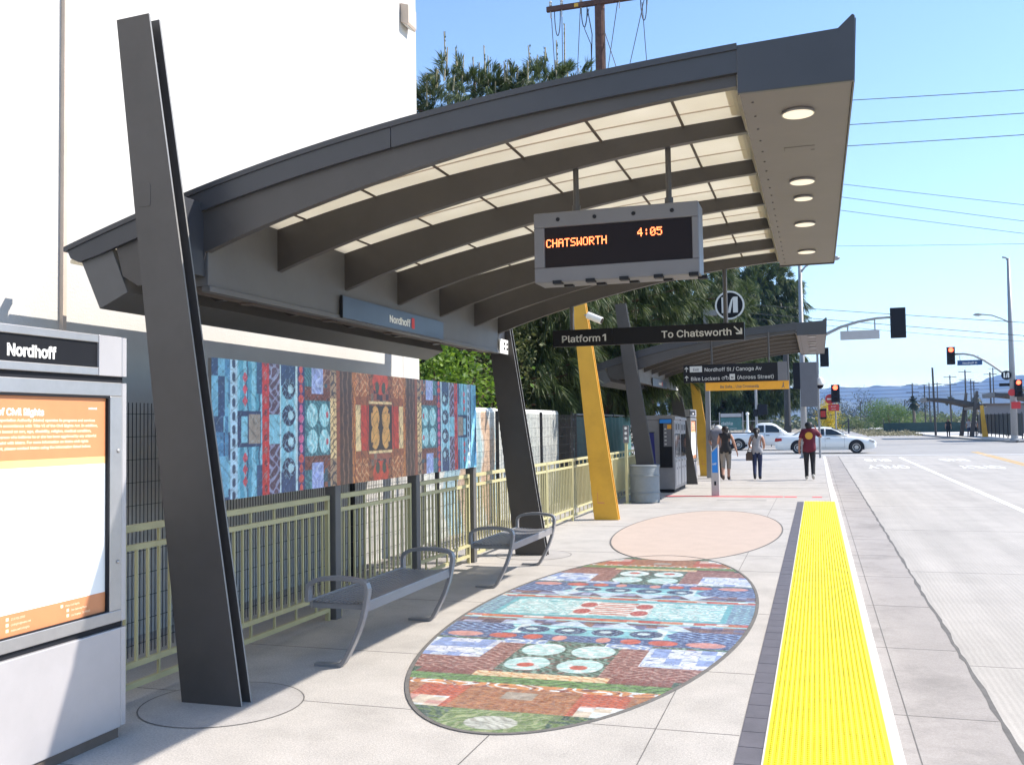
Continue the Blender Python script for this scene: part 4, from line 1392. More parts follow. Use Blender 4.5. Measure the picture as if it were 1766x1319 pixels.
# ================================================================== TICKET MACHINES
def make_tvm(loc, lab):
    t = thing('ticket_machine', loc, lab, 'ticket machine', 'ticket machines under the second shelter')
    MB().box((-.69, 0, .06), (0, 1.02, 1.72)).build('cabinet', 'tvm', t, bevel=.012)
    MB().prism([(-.69, 1.722), (.03, 1.722), (.03, 1.79), (-.08, 1.83), (-.69, 1.83)], 'y', -.01, 1.03).build('hood', 'tvm', t, bevel=.006)
    MB().box((-.66, .03, -.12), (-.03, .99, .058)).build('plinth', 'black_matte', t)
    for y in (.08, .54):
        d = MB().box((.0005, y, .14), (.012, y + .40, .78)).build('lower_door', 'pale_panel', t, bevel=.004)
        MB().lathe([(.03, .012), (.03, .016)], (0, y + .2, .55), 12, 'x').build('lock', 'black_matte', d)
        u = MB().box((.0005, y, .82), (.010, y + .40, 1.38)).build('screen_panel', 'car_glass', t, bevel=.003)
        MB().box((.0005, y, 1.42), (.010, y + .40, 1.66)).build('header_panel', 'tvm', t, bevel=.003)
        MB().box((.0105, y + .10, 1.47), (.013, y + .30, 1.62)).build('header_logo', 'black', t)
        MB().box((.012, y + .05, .70), (.03, y + .33, .75)).build('tray', 'steel', t)
    return t
tv = make_tvm((-3.26, 23.2, 0), 'near grey steel ticket machine beside the trash can')
c_ = dup(tv, (-3.30, 24.55, -.02), 'far grey steel ticket machine behind the first one')
t = thing('fare_notice', (-3.44, 23.17, 1.2), 'blue topped fare notice on the end of the near ticket machine', 'notice')
b_ = MB().box((-.17, -.012, -.62), (.13, .018, .54)).build('backing', 'black', t, bevel=.004)
MB().box((-.16, -.016, .44), (.12, -.0125, .53)).build('blue_header', 'sky_blue', t)
s_ = MB().box((-.07, -.016, -.12), (.12, -.0125, .43)).build('paper_sheet', 'led_box', t)
for k in range(5):
    MB().box((-.05, -.0175, -.08 + k * .09), (.0, -.0162, -.045 + k * .09)).build('entry', 'grey_letter', s_)
MB().box((.02, -.0175, .30), (.12, -.0163, .40)).build('orange_block', 'orange_sign', s_)
t = thing('blue_banner', (-3.78, 23.0, 0.8), 'narrow dark blue banner hanging beside the near ticket machine', 'banner')
MB().prism([(-.06, .62), (.06, .62), (.10, -.30), (.04, -.36)], 'y', 0, .012).build('cloth', 'navy', t)
MB().tube([(-.08, .006, .62), (.08, .006, .62)], .012, 8).tube([(0, .02, .62), (0, .02, -.9)], .012, 8).build('rod', 'dark_pole', t)
# ================================================================== WHITE BUILDING
t = thing('white_building', (-5.2, 4, 0), 'tall plain white windowless building behind the railing', 'building')
MB().box((-14, -12, -.6), (0, 7.72, 11.0)).box((-14, 7.74, -.6), (-.004, 8.28, 11.0)).build('wall', 'wall', t)
MB().box((-.02, 7.71, -.3), (-.008, 7.75, 11)).build('corner_joint', 'pipe', t)
MB().box((-14.1, -12.1, 11.0), (.06, 8.34, 11.25)).build('parapet', 'wall', t)
MB().box((.001, 1.642, -.3), (.036, 1.676, 11)).build('downpipe', 'pipe', t)
l_ = MB()
l_.prism([(.0, .0), (.26, .05), (.24, .30), (.0, .34)], 'y', 7.75, 8.32)
l_ = MB().prism([(.001, 7.08), (.10, 7.02), (.12, 7.06), (.12, 7.30), (.001, 7.34)], 'y', 7.745, 8.02).build('wall_light', 'pipe', t, bevel=.01)
MB().prism([(.02, 7.062), (.09, 7.018), (.095, 7.024), (.025, 7.07)], 'y', 7.77, 7.99).build('light_lens', 'white_paint', l_)

# painted wall and mesh tarp beyond the building
A = Art(7.6, 1.95, .03, 9)
A.put(D[:1, :1].sum() * 0 + A.x * 0 + 1 > 0, (.66, .67, .63))
A.hatch(A.x > -9, (.50, .52, .50), 1, 0, .24, .10, .0)
for cx, cz, rx, ry, cc in ((-1.05, .05, .22, 1.3, (.66, .36, .17)), (-.72, -.2, .16, .9, (.62, .44, .28)), (-1.45, .3, .12, .8, (.30, .52, .58)), (-.55, -.3, .12, 1.0, (.30, .52, .60)), (-2.6, -.4, .4, 1.0, (.22, .45, .58)), (-2.1, -.1, .25, 1.1, (.62, .36, .20)), (.9, 0, .6, 1.2, (.36, .46, .45)), (1.7, .1, .35, 1.2, (.55, .58, .55))):
    A.put(A.ell(cx + .1 * np.sin(A.y * 5), cz, rx, ry), cc, .65)
A.finish(.05)
M['painted_wall'] = attr_mat('painted_sheet_wall', .8)
t = thing('painted_wall', (-5.35, 16.5, 0), 'low pale corrugated wall with faded orange and blue paint past the mural', 'wall')
A.mesh('painted_face', 'painted_wall', lambda x, y: np.stack([.012 + .010 * np.sin(x * 26), x, .93 + y * .98], -1), parent=t)
MB().box((-.10, -3.8, -.3), (-.003, 3.8, 1.9)).build('sheet', 'white_paint', t)
MB().tube([(-.04, -3.8, 1.91), (-.04, 3.8, 1.91)], .03, 8).build('coping', 'white_paint', t)
t = thing('tarp_fence', (-5.0, 20.3, 0), 'teal mesh tarp hung on a fence behind the mustard column', 'fence')
vs, fs = [], []
n = 90
for k in range(n + 1):
    y = 6.6 * k / n
    for j in range(9):
        z = .05 + 1.78 * j / 8
        x = .02 * math.sin(y * 5.2) * (1 - j / 10) + .012 * math.sin(y * 13 + j)
        if j == 8: z -= .03 * abs(math.sin(y * PI / 1.3))
        vs.append((x, y, z))
for k in range(n):
    for j in range(8):
        a = k * 9 + j
        fs.append((a, a + 9, a + 10, a + 1))
MB().add(vs, fs).build('tarp', 'teal_tarp', t, smooth=True)
for y in (0.0, 2.2, 4.4, 6.6): MB().tube([(-.05, y, -.2), (-.05, y, 1.92)], .03, 8).build('post', 'dark_pole', t)
MB().tube([(-.05, 0, 1.86), (-.05, 6.6, 1.86)], .022, 8).build('top_tube', 'grey_pole', t)

# ================================================================== TREES
def tuft(V, F, p, d, L_, n, spread, wd, rg, droop=.35):
    d = Vector(d).normalized()
    a = d.orthogonal().normalized()
    b = d.cross(a)
    for k in range(n):
        t = rg.uniform(0, 2 * PI)
        s = rg.uniform(.15, 1) * spread
        q = (d + (a * math.cos(t) + b * math.sin(t)) * s).normalized()
        l = L_ * rg.uniform(.7, 1.1)
        o = Vector(p) + d * rg.uniform(-.12, .12) * L_
        mid = o + q * l * .55
        tip = o + q * l + Vector((0, 0, -droop * l))
        sd = q.cross(Vector((rg.uniform(-1, 1), rg.uniform(-1, 1), rg.uniform(-1, 1)))).normalized() * wd
        i = len(V)
        V += [tuple(o + sd * .5), tuple(mid + sd), tuple(tip), tuple(mid - sd)]
        F.append((i, i + 1, i + 2, i + 3))

def pine(loc, h, crown, lab, seed, nt=900, z_lo=2.0, needles=44, L_=.46, wd=.009, candles=0, group='pines behind the railing'):
    """crown: list of ellipsoids (cx,cy,cz,rx,ry,rz) in local coords"""
    rg = random.Random(seed)
    t = thing('pine_tree', loc, lab, 'pine tree', group)
    tr = MB()
    pts = [(0, 0, -.3), (.05, .03, h * .25), (-.06, .05, h * .5), (.04, -.05, h * .75), (0, 0, h * .95)]
    tr.tube(pts, [.24, .20, .16, .10, .03], 10)
    V, F = [], []
    for c in crown:
        cx, cy, cz, rx, ry, rz = c
        vol = rx * ry * rz
        k_ = max(3, int(rx * 2.2))
        for q in range(k_ * 2):
            a = rg.uniform(0, 2 * PI)
            e = Vector((cx + rx * .8 * math.cos(a), cy + ry * .8 * math.sin(a), cz + rz * rg.uniform(-.7, .6)))
            s = Vector((0, 0, max(.6, e.z - rg.uniform(.4, 1.3))))
            mid = s.lerp(e, .5) + Vector((0, 0, rg.uniform(-.1, .25)))
            tr.tube([s, mid, e], [.06, .04, .015], 6)
    tot = sum(c[3] * c[4] + c[3] * c[5] + c[4] * c[5] for c in crown)
    cand = MB()
    for c in crown:
        cx, cy, cz, rx, ry, rz = c
        n = int(nt * (rx * ry + rx * rz + ry * rz) / tot)
        for k in range(n):
            u, v = rg.uniform(-1, 1), rg.uniform(0, 2 * PI)
            s_ = math.sqrt(1 - u * u)
            dr = Vector((s_ * math.cos(v), s_ * math.sin(v), u))
            rr = rg.uniform(.55, 1.0) ** .6
            lump = 1 + .16 * math.sin(5 * v + seed) * math.sin(4 * u + seed * 2) + .09 * math.sin(11 * v - 3 * u)
            p = Vector((cx + dr.x * rx * rr * lump, cy + dr.y * ry * rr * lump, cz + dr.z * rz * rr * lump))
            if p.z < z_lo: continue
            d = Vector((dr.x * .55 + rg.uniform(-.3, .3), dr.y * .55 + rg.uniform(-.3, .3), rg.uniform(-1.0, -.15) if dr.z < .55 else rg.uniform(-.2, .9)))
            if d.length < .05: d = Vector((1, 0, 0))
            tuft(V, F, p, d, L_ * rg.uniform(.75, 1.25), needles, .62, wd, rg, .16)
            if candles and dr.z > .25 and rg.random() < candles:
                l = rg.uniform(.25, .85) * (1.4 if rg.random() < .2 else .8)
                b0 = p + Vector((0, 0, .05))
                cand.tube([b0, b0 + Vector((rg.uniform(-.05, .05), rg.uniform(-.05, .05), l))], [.022, .013], 5)
                for q in range(9):
                    zz = rg.uniform(.25, 1) * l
                    tuft(V, F, b0 + Vector((0, 0, zz)), (0, 0, 1), .07, 3, .5, .008, rg, 0)
    tr.build('trunk', 'bark', t)
    cr_ = MB().add(V, F)
    if candles: cr_.add(cand.v, cand.f, 1)
    cr_.build('crown', ['foliage_pine', 'candle'], t, fix=False)
    return t

pine((-7.6, 21.5, 0), 10.4, [(-.2, 0, 8.6, 1.9, 1.8, 1.5), (1.5, .6, 8.9, 1.7, 1.6, 1.25), (.4, 0, 6.6, 2.6, 2.4, 1.6), (.6, 0, 4.6, 2.7, 2.4, 1.5), (0.6, 0, 2.9, 2.4, 2.2, 1.2)],
     'tall pine with pale upright shoots rising above the near shelter roof', 11, nt=5200, candles=.13, z_lo=1.5, needles=34, L_=.36, wd=.0075)
pine((-6.9, 26.5, 0), 10.6, [(1.9, .5, 9.5, 1.3, 1.2, 1.0), (.8, 0, 7.4, 2.4, 2.2, 1.8), (1.3, 0, 5.2, 2.6, 2.3, 1.7), (1.2, 0, 3.4, 2.3, 2.0, 1.3)],
     'dense pine with hanging needle clusters behind the mustard column', 12, nt=2000, candles=.3, z_lo=1.6)
pine((-6.6, 33, 0), 9.6, [(1.6, 0, 6.6, 2.8, 2.5, 2.2), (2.4, 0, 4.6, 2.7, 2.4, 1.6), (.8, 0, 3.2, 2.4, 2.2, 1.3)],
     'dense pine behind the round M sign pole', 13, nt=1200, z_lo=1.7)
pine((-6.8, 41, 0), 9.6, [(1.4, 0, 6.8, 2.9, 2.8, 2.3), (2.2, 0, 4.4, 2.7, 2.6, 1.6)],
     'dense pine farthest along the railing before the crossing', 14, nt=1000, z_lo=1.7)

def leafy_tree(loc, crown, lab, seed, fol, nl, size, trunk_h, trunk_r=.15, name='leafy_tree', cat='tree', group=None, bark='bark', thin=.55):
    rg = random.Random(seed)
    t = thing(name, loc, lab, cat, group)
    tr = MB()
    if trunk_h > 0:
        tr.tube([(0, 0, -.3), (.04, .02, trunk_h * .5), (0, 0, trunk_h)], [trunk_r, trunk_r * .8, trunk_r * .5], 9)
    V, F = [], []
    tot = sum(c[3] * c[4] + c[3] * c[5] + c[4] * c[5] for c in crown)
    for c in crown:
        cx, cy, cz, rx, ry, rz = c
        for q in range(5):
            a = rg.uniform(0, 2 * PI)
            e = (cx + rx * .7 * math.cos(a), cy + ry * .7 * math.sin(a), cz + rz * rg.uniform(-.4, .6))
            s = (0, 0, max(.1, trunk_h * rg.uniform(.5, .95)))
            tr.tube([s, ((s[0] + e[0]) / 2, (s[1] + e[1]) / 2, (s[2] + e[2]) / 2 + .1), e], [trunk_r * .35, trunk_r * .22, trunk_r * .08], 5)
        n = int(nl * (rx * ry + rx * rz + ry * rz) / tot)
        cl = max(6, n // 26)
        for k in range(cl):
            u, v = rg.uniform(-1, 1), rg.uniform(0, 2 * PI)
            s_ = math.sqrt(1 - u * u)
            rr = rg.uniform(thin, 1.05)
            lump = 1 + .18 * math.sin(4 * v + seed) * math.sin(3 * u + seed)
            p = Vector((cx + s_ * math.cos(v) * rx * rr * lump, cy + s_ * math.sin(v) * ry * rr * lump, cz + u * rz * rr * lump))
            cs = size * rg.uniform(1.6, 3.2)
            for j in range(26):
                q = p + Vector((rg.gauss(0, cs), rg.gauss(0, cs), rg.gauss(0, cs * .7)))
                a = Vector((rg.uniform(-1, 1), rg.uniform(-1, 1), rg.uniform(-.6, .4))).normalized()
                b = a.cross(Vector((rg.uniform(-1, 1), rg.uniform(-1, 1), rg.uniform(.2, 1)))).normalized()
                l = size * rg.uniform(.7, 1.3)
                i = len(V)
                V += [tuple(q), tuple(q + a * l * .5 + b * l * .28), tuple(q + a * l - Vector((0, 0, l * .15))), tuple(q + a * l * .5 - b * l * .28)]
                F.append((i, i + 1, i + 2, i + 3))
    tr.build('trunk', bark, t)
    MB().add(V, F).build('crown', fol, t, fix=False)
    return t

leafy_tree((-6.1, 15.4, 0), [(-.35, 0, 2.35, .6, .7, .75), (.15, .1, 2.5, .5, .6, .6), (.25, .7, 2.35, .5, .6, .5), (-.6, .5, 2.8, .5, .6, .5)],
           'bright green leafy shrub at the corner of the white building', 21, 'foliage_bush', 3000, .105, 2.0, .07, 'leafy_shrub', 'shrub')
leafy_tree((-6.4, 18.6, 0), [(.1, 0, 2.5, .6, .9, .6), (.2, .6, 3.0, .6, .8, .7)],
           'darker shrub between the bright shrub and the pines', 22, 'foliage_olive', 2600, .09, 1.6, .06, 'leafy_shrub', 'shrub')
for k, (x, y, nm) in enumerate(((-8.6, 19.5, 'nearest the white building'), (-8.3, 24.5, 'behind the mustard column'), (-8.0, 30.5, 'behind the ticket machines'), (-7.8, 37.5, 'farthest along the railing'))):  # shrubs added to give the near-black of deep shade behind the railing
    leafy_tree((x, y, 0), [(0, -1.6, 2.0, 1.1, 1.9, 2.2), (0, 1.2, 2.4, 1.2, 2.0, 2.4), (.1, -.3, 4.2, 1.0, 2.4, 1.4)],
               'added dark shrub filling in deep shade under the pines, ' + nm, 80 + k, 'foliage_shade', 5200, .17, 1.4, .08, 'shade_shrub', 'shrub', 'added shade shrubs under the pines')
# trees beyond the crossing
pine((-5.6, 88, 0), 14.5, [(0, 0, 10.5, 4.8, 4.5, 5.0), (-4, 2, 8, 4.5, 4.5, 4.5), (1.6, 0, 6.0, 3.6, 3.5, 3.2), (2.0, 0, 13.2, 2.4, 2.4, 2.6), (-2, 0, 4.2, 4.6, 4, 2.6)],
           'large feathery evergreen beyond the crossing, right of the M sign', 23, nt=4200, needles=26, L_=.95, wd=.03, z_lo=2.2, group='trees beyond the crossing')
leafy_tree((-13, 92, 0), [(0, 0, 8.5, 5, 4.5, 4.5), (2.5, 0, 4.5, 5, 4, 3.0)],
           'olive green tree beyond the crossing above the banner', 24, 'foliage_olive', 20000, .22, 6.0, .3, 'street_tree', group='trees beyond the crossing')
leafy_tree((1.0, 93, -.1), [(0, 0, 2.5, .85, .9, 1.1), (.1, 0, 1.3, .7, .7, .8), (-.2, 0, 3.2, .5, .5, .5)],
           'yellow flowering tree behind the traffic pole', 25, 'foliage_yellow', 3000, .12, 1.6, .05, 'flowering_tree')

# ================================================================== UTILITY POLE with crossarms
t = thing('utility_pole', (-5.88, 28, 0), 'tall brown wooden utility pole with crossarms rising above the pines', 'utility pole')
MB().tube([(0, 0, -.5), (0, 0, 16.5)], [.19, .145], 14).build('pole', 'wood_pole', t)
ar = MB().box((-1.62, -.16, 14.18), (1.75, -.04, 14.33)).build('crossarm', 'wood_pole', t, bevel=.008)
MB().box((-1.5, .06, 14.75), (1.6, .16, 14.88)).build('crossarm', 'wood_pole', t, bevel=.008)
for x in (-1.5, -1.15, -.55, .62, 1.45):
    ins = MB()
    ins.lathe([(.03, 14.34), (.055, 14.38), (.03, 14.42), (.055, 14.46), (.02, 14.52)], (x, -.1, 0), 10)
    ins.tube([(x, -.1, 14.40), (x, -.1, 13.98)], .02, 6)
    ins.build('insulator', 'insulator', ar)
jl = MB()
for x, l in ((-1.28, .75), (-.45, .6), (1.35, .65)):
    pts = []
    for k in range(13):
        u = k / 12
        pts.append((x + .09 * math.cos(PI * u) * (1 if u < .5 else 1), -.12, 14.15 - l * math.sin(PI * u)))
    jl.tube(pts, .016, 5)
jl.tube([(-.35, -.12, 14.1), (-.22, -.12, 13.3), (-.30, -.1, 11.5)], .016, 5)
jl.tube([(-.30, -.12, 14.1), (-.45, -.12, 13.5), (-.26, -.12, 13.0), (-.26, -.1, 11.5)], .012, 5)
jl.build('jumper_cable', 'wire', t)
MB().box((-.75, -.165, 14.19), (-.62, -.161, 14.30)).build('tag_plate', 'mustard', ar)
MB().tube([(.16, -.14, 14), (.17, -.14, 6)], .018, 6).build('riser_conduit', 'beam_under', t)

def wire(a, b, sag, r, lab, grp, name='overhead_wire'):
    a, b = Vector(a), Vector(b)
    o = MB().tube([a.lerp(b, k / 24) - Vector((0, 0, sag * 4 * (k / 24) * (1 - k / 24))) for k in range(25)], r, 5).build(name, 'wire')
    return tag(o, lab, 'wire', grp)
cr = [(-7.38, 14.5), (-7.03, 14.5), (-6.43, 14.5), (-5.26, 14.5), (-4.43, 14.5)]
for k, (x, z) in enumerate(cr):
    wire((x, 27.9, z), (x - 9 - k * .6, 66, 13.6), .9, .013, ['leftmost', 'second', 'third', 'fourth', 'rightmost'][k] + ' wire running back from the wooden pole crossarm', 'wires from the wooden pole')
wire((-5.75, 28, 13.4), (-4.1, 27.3, 8.0), 0, .012, 'guy wire slanting down right of the wooden pole', 'guy wires of the wooden pole', 'guy_wire')
wire((-4.6, 28, 14.1), (-6.0, 40, 9.5), 0.1, .012, 'guy wire crossing behind the wooden pole', 'guy wires of the wooden pole', 'guy_wire')
WL = [((-8, 45, 16.50), (16, 45, 15.20), .10), ((-8, 45, 15.24), (16, 45, 14.29), .08), ((-8, 45, 14.25), (16, 45, 13.40), .08),
      ((-8, 45, 14.25), (16, 45, 9.1), .1), ((-8, 45, 13.8), (16, 45, 8.3), .1), ((-8, 45, 13.1), (16, 45, 7.85), .1),
      ((-8, 60, 12.6), (22, 60, 10.9), .1),
      ((-8, 60, 9.3), (22, 60, 5.75), .05), ((-8, 60, 8.85), (22, 60, 4.85), .05), ((-8, 60, 8.6), (22, 60, 4.7), .2)]
ordn = ['topmost', 'second', 'third', 'fourth', 'fifth', 'sixth', 'seventh', 'eighth', 'ninth', 'lowest']
for k, (a, b_, sg) in enumerate(WL):
    wire(a, b_, sg, .012 if k not in (0, 1, 2, 7, 8) else .018, ordn[k] + ' of the wires crossing the open sky over the road', 'wires across the road')
# ================================================================== M SIGN POLE
t = thing('transit_logo_sign', (-3.28, 31.0, -.1), 'round black and white M sign on a pale pole above the second shelter', 'sign')
MB().box((-.075, -.06, 0), (.075, .06, 5.6)).build('pole', 'grey_pole', t, bevel=.01)
MB().box((.076, -.045, 5.12), (.36, .045, 5.30)).build('arm', 'grey_pole', t, bevel=.008)
d_ = MB().lathe([(.43, -.06), (.45, -.045), (.45, .045), (.43, .06)], (.76, 0, 5.42), 40, 'y').build('disc', 'black', t)
rg_ = MB()
vs, fs = [], []
for k in range(48):
    a = 2 * PI * k / 48
    for r_, y in ((.40, -.063), (.40, -.071), (.455, -.071), (.455, -.063)):
        vs.append((.76 + r_ * math.cos(a), y, 5.42 + r_ * math.sin(a)))
for k in range(48):
    for e in range(4):
        fs.append((4 * k + e, 4 * k + (e + 1) % 4, 4 * ((k + 1) % 48) + (e + 1) % 4, 4 * ((k + 1) % 48) + e))
rg_.add(vs, fs).build('white_ring', 'white_letter', d_)
mm = MB()
for pg in ([(-.25, -.24), (-.12, -.24), (-.12, .26), (-.25, .26)], [(.10, -.24), (.25, -.24), (.25, .26), (.12, .26), (.10, .22)],
           [(.11, .26), (.02, -.24), (-.06, -.24), (-.03, -.06), (.05, .18)]):
    mm.prism([(.76 + x, 5.42 + z) for x, z in pg], 'y', -.067, -.0605)
mm.build('letter_m', 'white_letter', d_)

# ================================================================== TRAFFIC SIGNAL POLE with mast arm and lamp (near corner)
t = thing('traffic_signal_pole', (-.6, 48, -.12), 'tall grey signal pole with curved mast arm and lamp at the near corner', 'traffic signal pole')
MB().tube([(0, 0, 0), (0, 0, 2.5), (.02, 0, 9.2)], [.16, .14, .085], 14).build('pole', 'grey_pole', t, smooth=True)
MB().lathe([(.24, 0), (.24, .06), (.17, .1), (.17, .3)], (0, 0, 0), 14).build('base', 'grey_pole', t)
la = MB().tube([(.03, 0, 8.85), (.25, 0, 9.12), (.55, 0, 9.32), (.9, 0, 9.42), (1.25, 0, 9.46)], [.05, .045, .04, .035, .03], 8).build('lamp_arm', 'grey_pole', t, smooth=True)
MB().lathe([(.02, 1.15), (.10, 1.25), (.13, 1.5), (.10, 1.75), (.04, 1.85)], (0, 0, 9.46), 12, 'x').build('luminaire', 'grey_pole', t)
ma = [(0, 0, 5.0), (.5, 0, 5.42), (1.1, 0, 5.86), (1.8, 0, 6.18), (2.6, 0, 6.40), (3.4, 0, 6.52), (4.1, 0, 6.54)]
MB().tube(ma, [.09, .085, .08, .07, .065, .06, .05], 10).build('mast_arm', 'grey_pole', t, smooth=True)
sg = MB().box((4.02, -.10, 5.62), (4.62, .04, 6.92)).build('signal_head', 'black_matte', t, bevel=.02)
MB().box((3.98, .045, 5.56), (4.66, .06, 6.98)).build('back_plate', 'black_matte', sg)
for z in (5.84, 6.27, 6.70):
    MB().tube([(4.32, .062, z), (4.32, .25, z - .02)], .14, 12, caps=False).build('visor', 'black_matte', sg)
ss = MB().box((1.76, -.03, 5.56), (3.50, .03, 5.98)).build('sign_back', 'pale_panel', t, bevel=.01)
for x, z in ((2.1, 6.25), (3.3, 6.5)): MB().box((x - .03, -.02, 5.98), (x + .03, .02, z)).build('strap', 'grey_pole', ss)
MB().box((-.10, -.42, 2.45), (.66, -.20, 4.55)).build('cabinet_sign', 'led_box', t, bevel=.01)
MB().box((-.42, -.40, 3.30), (-.11, -.15, 4.55)).build('side_sign', 'black_matte', t, bevel=.01)
MB().box((-.05, -.2, 3.3), (.05, -.1, 3.4)).build('clamp', 'grey_pole', t)
t = thing('dome_camera', (.78 - .6, 48, -.12), 'white dome camera on a bracket beside the traffic pole', 'camera')
MB().tube([(-.35, 0, 3.78), (-.05, 0, 3.85), (-.02, 0, 3.76)], .03, 8).build('bracket', 'grey_pole', t)
MB().lathe([(.05, 3.84), (.16, 3.76), (.19, 3.55), (.19, 3.47)], (0, 0, 0), 20).build('shroud', 'cctv', t, smooth=True)
MB().lathe([(.17, 3.47), (.15, 3.38), (.09, 3.31), (.02, 3.29)], (0, 0, 0), 20).build('bubble', 'glass_dark', t, smooth=True)
t = thing('pedestrian_signal', (.10, 48.3, -.12), 'slim post with dark pedestrian signal beside the tall signal pole', 'pedestrian signal')
MB().tube([(0, 0, 0), (0, 0, 5.4)], .055, 10).build('post', 'grey_pole', t)
MB().box((.12, -.12, 4.35), (.52, .12, 5.25)).build('upper_signal', 'black_matte', t, bevel=.02)
MB().box((.06, -.10, 1.85), (.34, .12, 2.35)).build('lower_signal', 'black_matte', t, bevel=.02)
MB().box((.07, -.108, 1.95), (.30, -.1005, 2.25)).build('lower_lens', 'tail', t)
t = thing('pedestrian_signal', (-4.05, 70, -.15), 'pedestrian signal on a pale pole across the street behind the pickup truck', 'pedestrian signal')
MB().tube([(0, 0, 0), (0, 0, 5.2)], .09, 10).build('post', 'grey_pole', t)
MB().box((.12, -.15, 2.3), (.75, .15, 3.05)).build('signal_box', 'black_matte', t, bevel=.02)
MB().box((-.2, -.12, 2.2), (.1, .12, 2.7)).build('bracket', 'black_matte', t, bevel=.02)
t = thing('wooden_post', (-2.0, 72, -.15), 'dark brown wooden pole standing beyond the white pickup cab', 'pole')
MB().tube([(0, 0, 0), (0, 0, 6.6)], [.24, .20], 12).build('shaft', 'dark_pole', t)
MB().box((-.26, -.3, 1.1), (.26, -.2, 1.5)).build('plate', 'dark_pole', t)
t = thing('white_bollard', (-4.6, 69, -.15), 'white utility marker with slim top, behind the pickup bed', 'marker post')
MB().lathe([(.22, 0), (.22, .95), (.20, 1.15), (.12, 1.25)], (0, 0, 0), 14).build('base_drum', 'white_paint', t)
MB().tube([(0, 0, 1.2), (0, 0, 2.35)], [.09, .07], 10).build('riser', 'white_paint', t)
MB().lathe([(.10, 2.30), (.12, 2.36), (.10, 2.46), (.03, 2.5)], (0, 0, 0), 12).build('cap', 'white_paint', t)
# banner behind a chain fence
t = thing('green_banner', (-6.0, 72, -.15), 'dark green advertising banner with white letters behind the pickup', 'banner')
MB().box((-.72, 0, 1.25), (.78, .03, 2.15)).build('cloth', 'teal_tarp', t)
MB().box((-.72, 0, 2.20), (.78, .03, 2.46)).build('white_strip', 'pale_panel', t)
text('FOR LEASE', .18, 'joint', (.02, -.004, 2.26), '-y', t, align='CENTER', xs=1.0) if False else None
text('dable', .46, 'grey_letter', (-.68, -.004, 1.62), '-y', t, xs=1.0, bold=.004)
text('spaces', .22, 'grey_letter', (-.10, -.004, 1.33), '-y', t, xs=1.0)
for x in (-.8, .86): MB().tube([(x, .02, 0), (x, .02, 2.55)], .035, 8).build('post', 'grey_pole', t)
t = thing('far_chain_fence', (-14, 73, -.15), 'dim metal fence along the far side of the cross street', 'fence')
b = MB()
for k in range(13): b.tube([(k * .98, 0, 0), (k * .98, 0, 1.9)], .03, 6)
b.build('posts', 'dark_pole', t)
MB().tube([(0, 0, 1.9), (11.8, 0, 1.9)], .025, 6).tube([(0, 0, .1), (11.8, 0, .1)], .025, 6).build('rails', 'grey_pole', t)
b = MB()
for k in range(118): b.box((k * .1 - .006, -.006, .1), (k * .1 + .006, .006, 1.88))
b.build('wire_mesh', 'dark_pole', t, fix=False)
t = thing('gate_barrier', (4.4, 150, -.15), 'low dark gate post and brace at the far busway entrance', 'barrier')
MB().tube([(0, 0, 0), (0, 0, 2.2)], .12, 8).build('post', 'dark_pole', t)
MB().tube([(0, 0, 1.9), (-2.2, 0, .3)], .08, 8).build('brace', 'dark_pole', t)

# ================================================================== SIGNALS AT THE BUSWAY
def signal3(parent, x, y, z0, w_=.36, h_=1.1, lit=2, name='signal_head', r=.125):
    s_ = MB().box((x - w_ / 2, y - .12, z0), (x + w_ / 2, y + .12, z0 + h_)).build(name, 'black_matte', parent, bevel=.02)
    for k in range(3):
        z = z0 + h_ * (k + .5) / 3
        MB().tube([(x, y - .122, z), (x, y - .128, z)], r, 14).build('lamp', 'red_lamp' if k == lit else 'glass_dark', s_)
        MB().prism([(x + q * math.cos(a), z + q * math.sin(a)) for q, rg2 in ((r + .02, range(0, 13)), (r + .005, range(12, -1, -1))) for a in [PI * j / 12 for j in rg2]], 'y', y - .30, y - .121).build('visor', 'black_matte', s_)
    return s_
t = thing('busway_signal', (1.6, 90, -.15), 'red traffic signal with round no entry sign left of the far busway', 'traffic signal')
MB().tube([(0, 0, 0), (0, 0, 4.9)], .07, 10).build('post', 'grey_pole', t)
signal3(t, .02, -.15, 3.45, .72, 1.55, r=.20)
rd = MB().lathe([(.44, -.02), (.44, .02)], (-.42, -.06, 3.75), 24, 'y').build('no_entry_disc', 'red', t)
MB().box((-.70, -.088, 3.68), (-.14, -.0805, 3.82)).build('white_bar', 'white_letter', rd)
rp = MB().box((-.62, -.08, 2.70), (.30, -.04, 3.28)).build('red_plate', 'red', t)
text('DO NOT', .2, 'white_letter', (-.16, -.083, 3.03), '-y', rp, align='CENTER', xs=.8)
text('ENTER', .2, 'white_letter', (-.16, -.083, 2.78), '-y', rp, align='CENTER', xs=.8)
t = thing('tall_signal_pole', (13.84, 79, 0), 'very tall grey pole with blue street name sign on the far right corner', 'traffic signal pole')
MB().tube([(0, 0, 0), (0, 0, 6), (.02, 0, 13.5)], [.24, .20, .10], 14).build('pole', 'grey_pole', t, smooth=True)
MB().lathe([(.34, 0), (.34, .12), (.25, .16), (.25, .4)], (0, 0, 0), 14).build('base', 'grey_pole', t)
MB().tube([(0, 0, 13.3), (-.12, 0, 13.55), (-.38, 0, 13.62)], .07, 8).build('top_hook', 'grey_pole', t)
la = MB().tube([(0, 0, 8.7), (-.6, 0, 9.05), (-1.2, 0, 9.32), (-1.9, 0, 9.42)], .05, 8).build('lamp_arm', 'grey_pole', t)
MB().lathe([(.02, -2.5), (.10, -2.3), (.12, -2.1), (.05, -1.85)], (0, 0, 9.42), 12, 'x').build('luminaire', 'grey_pole', la)
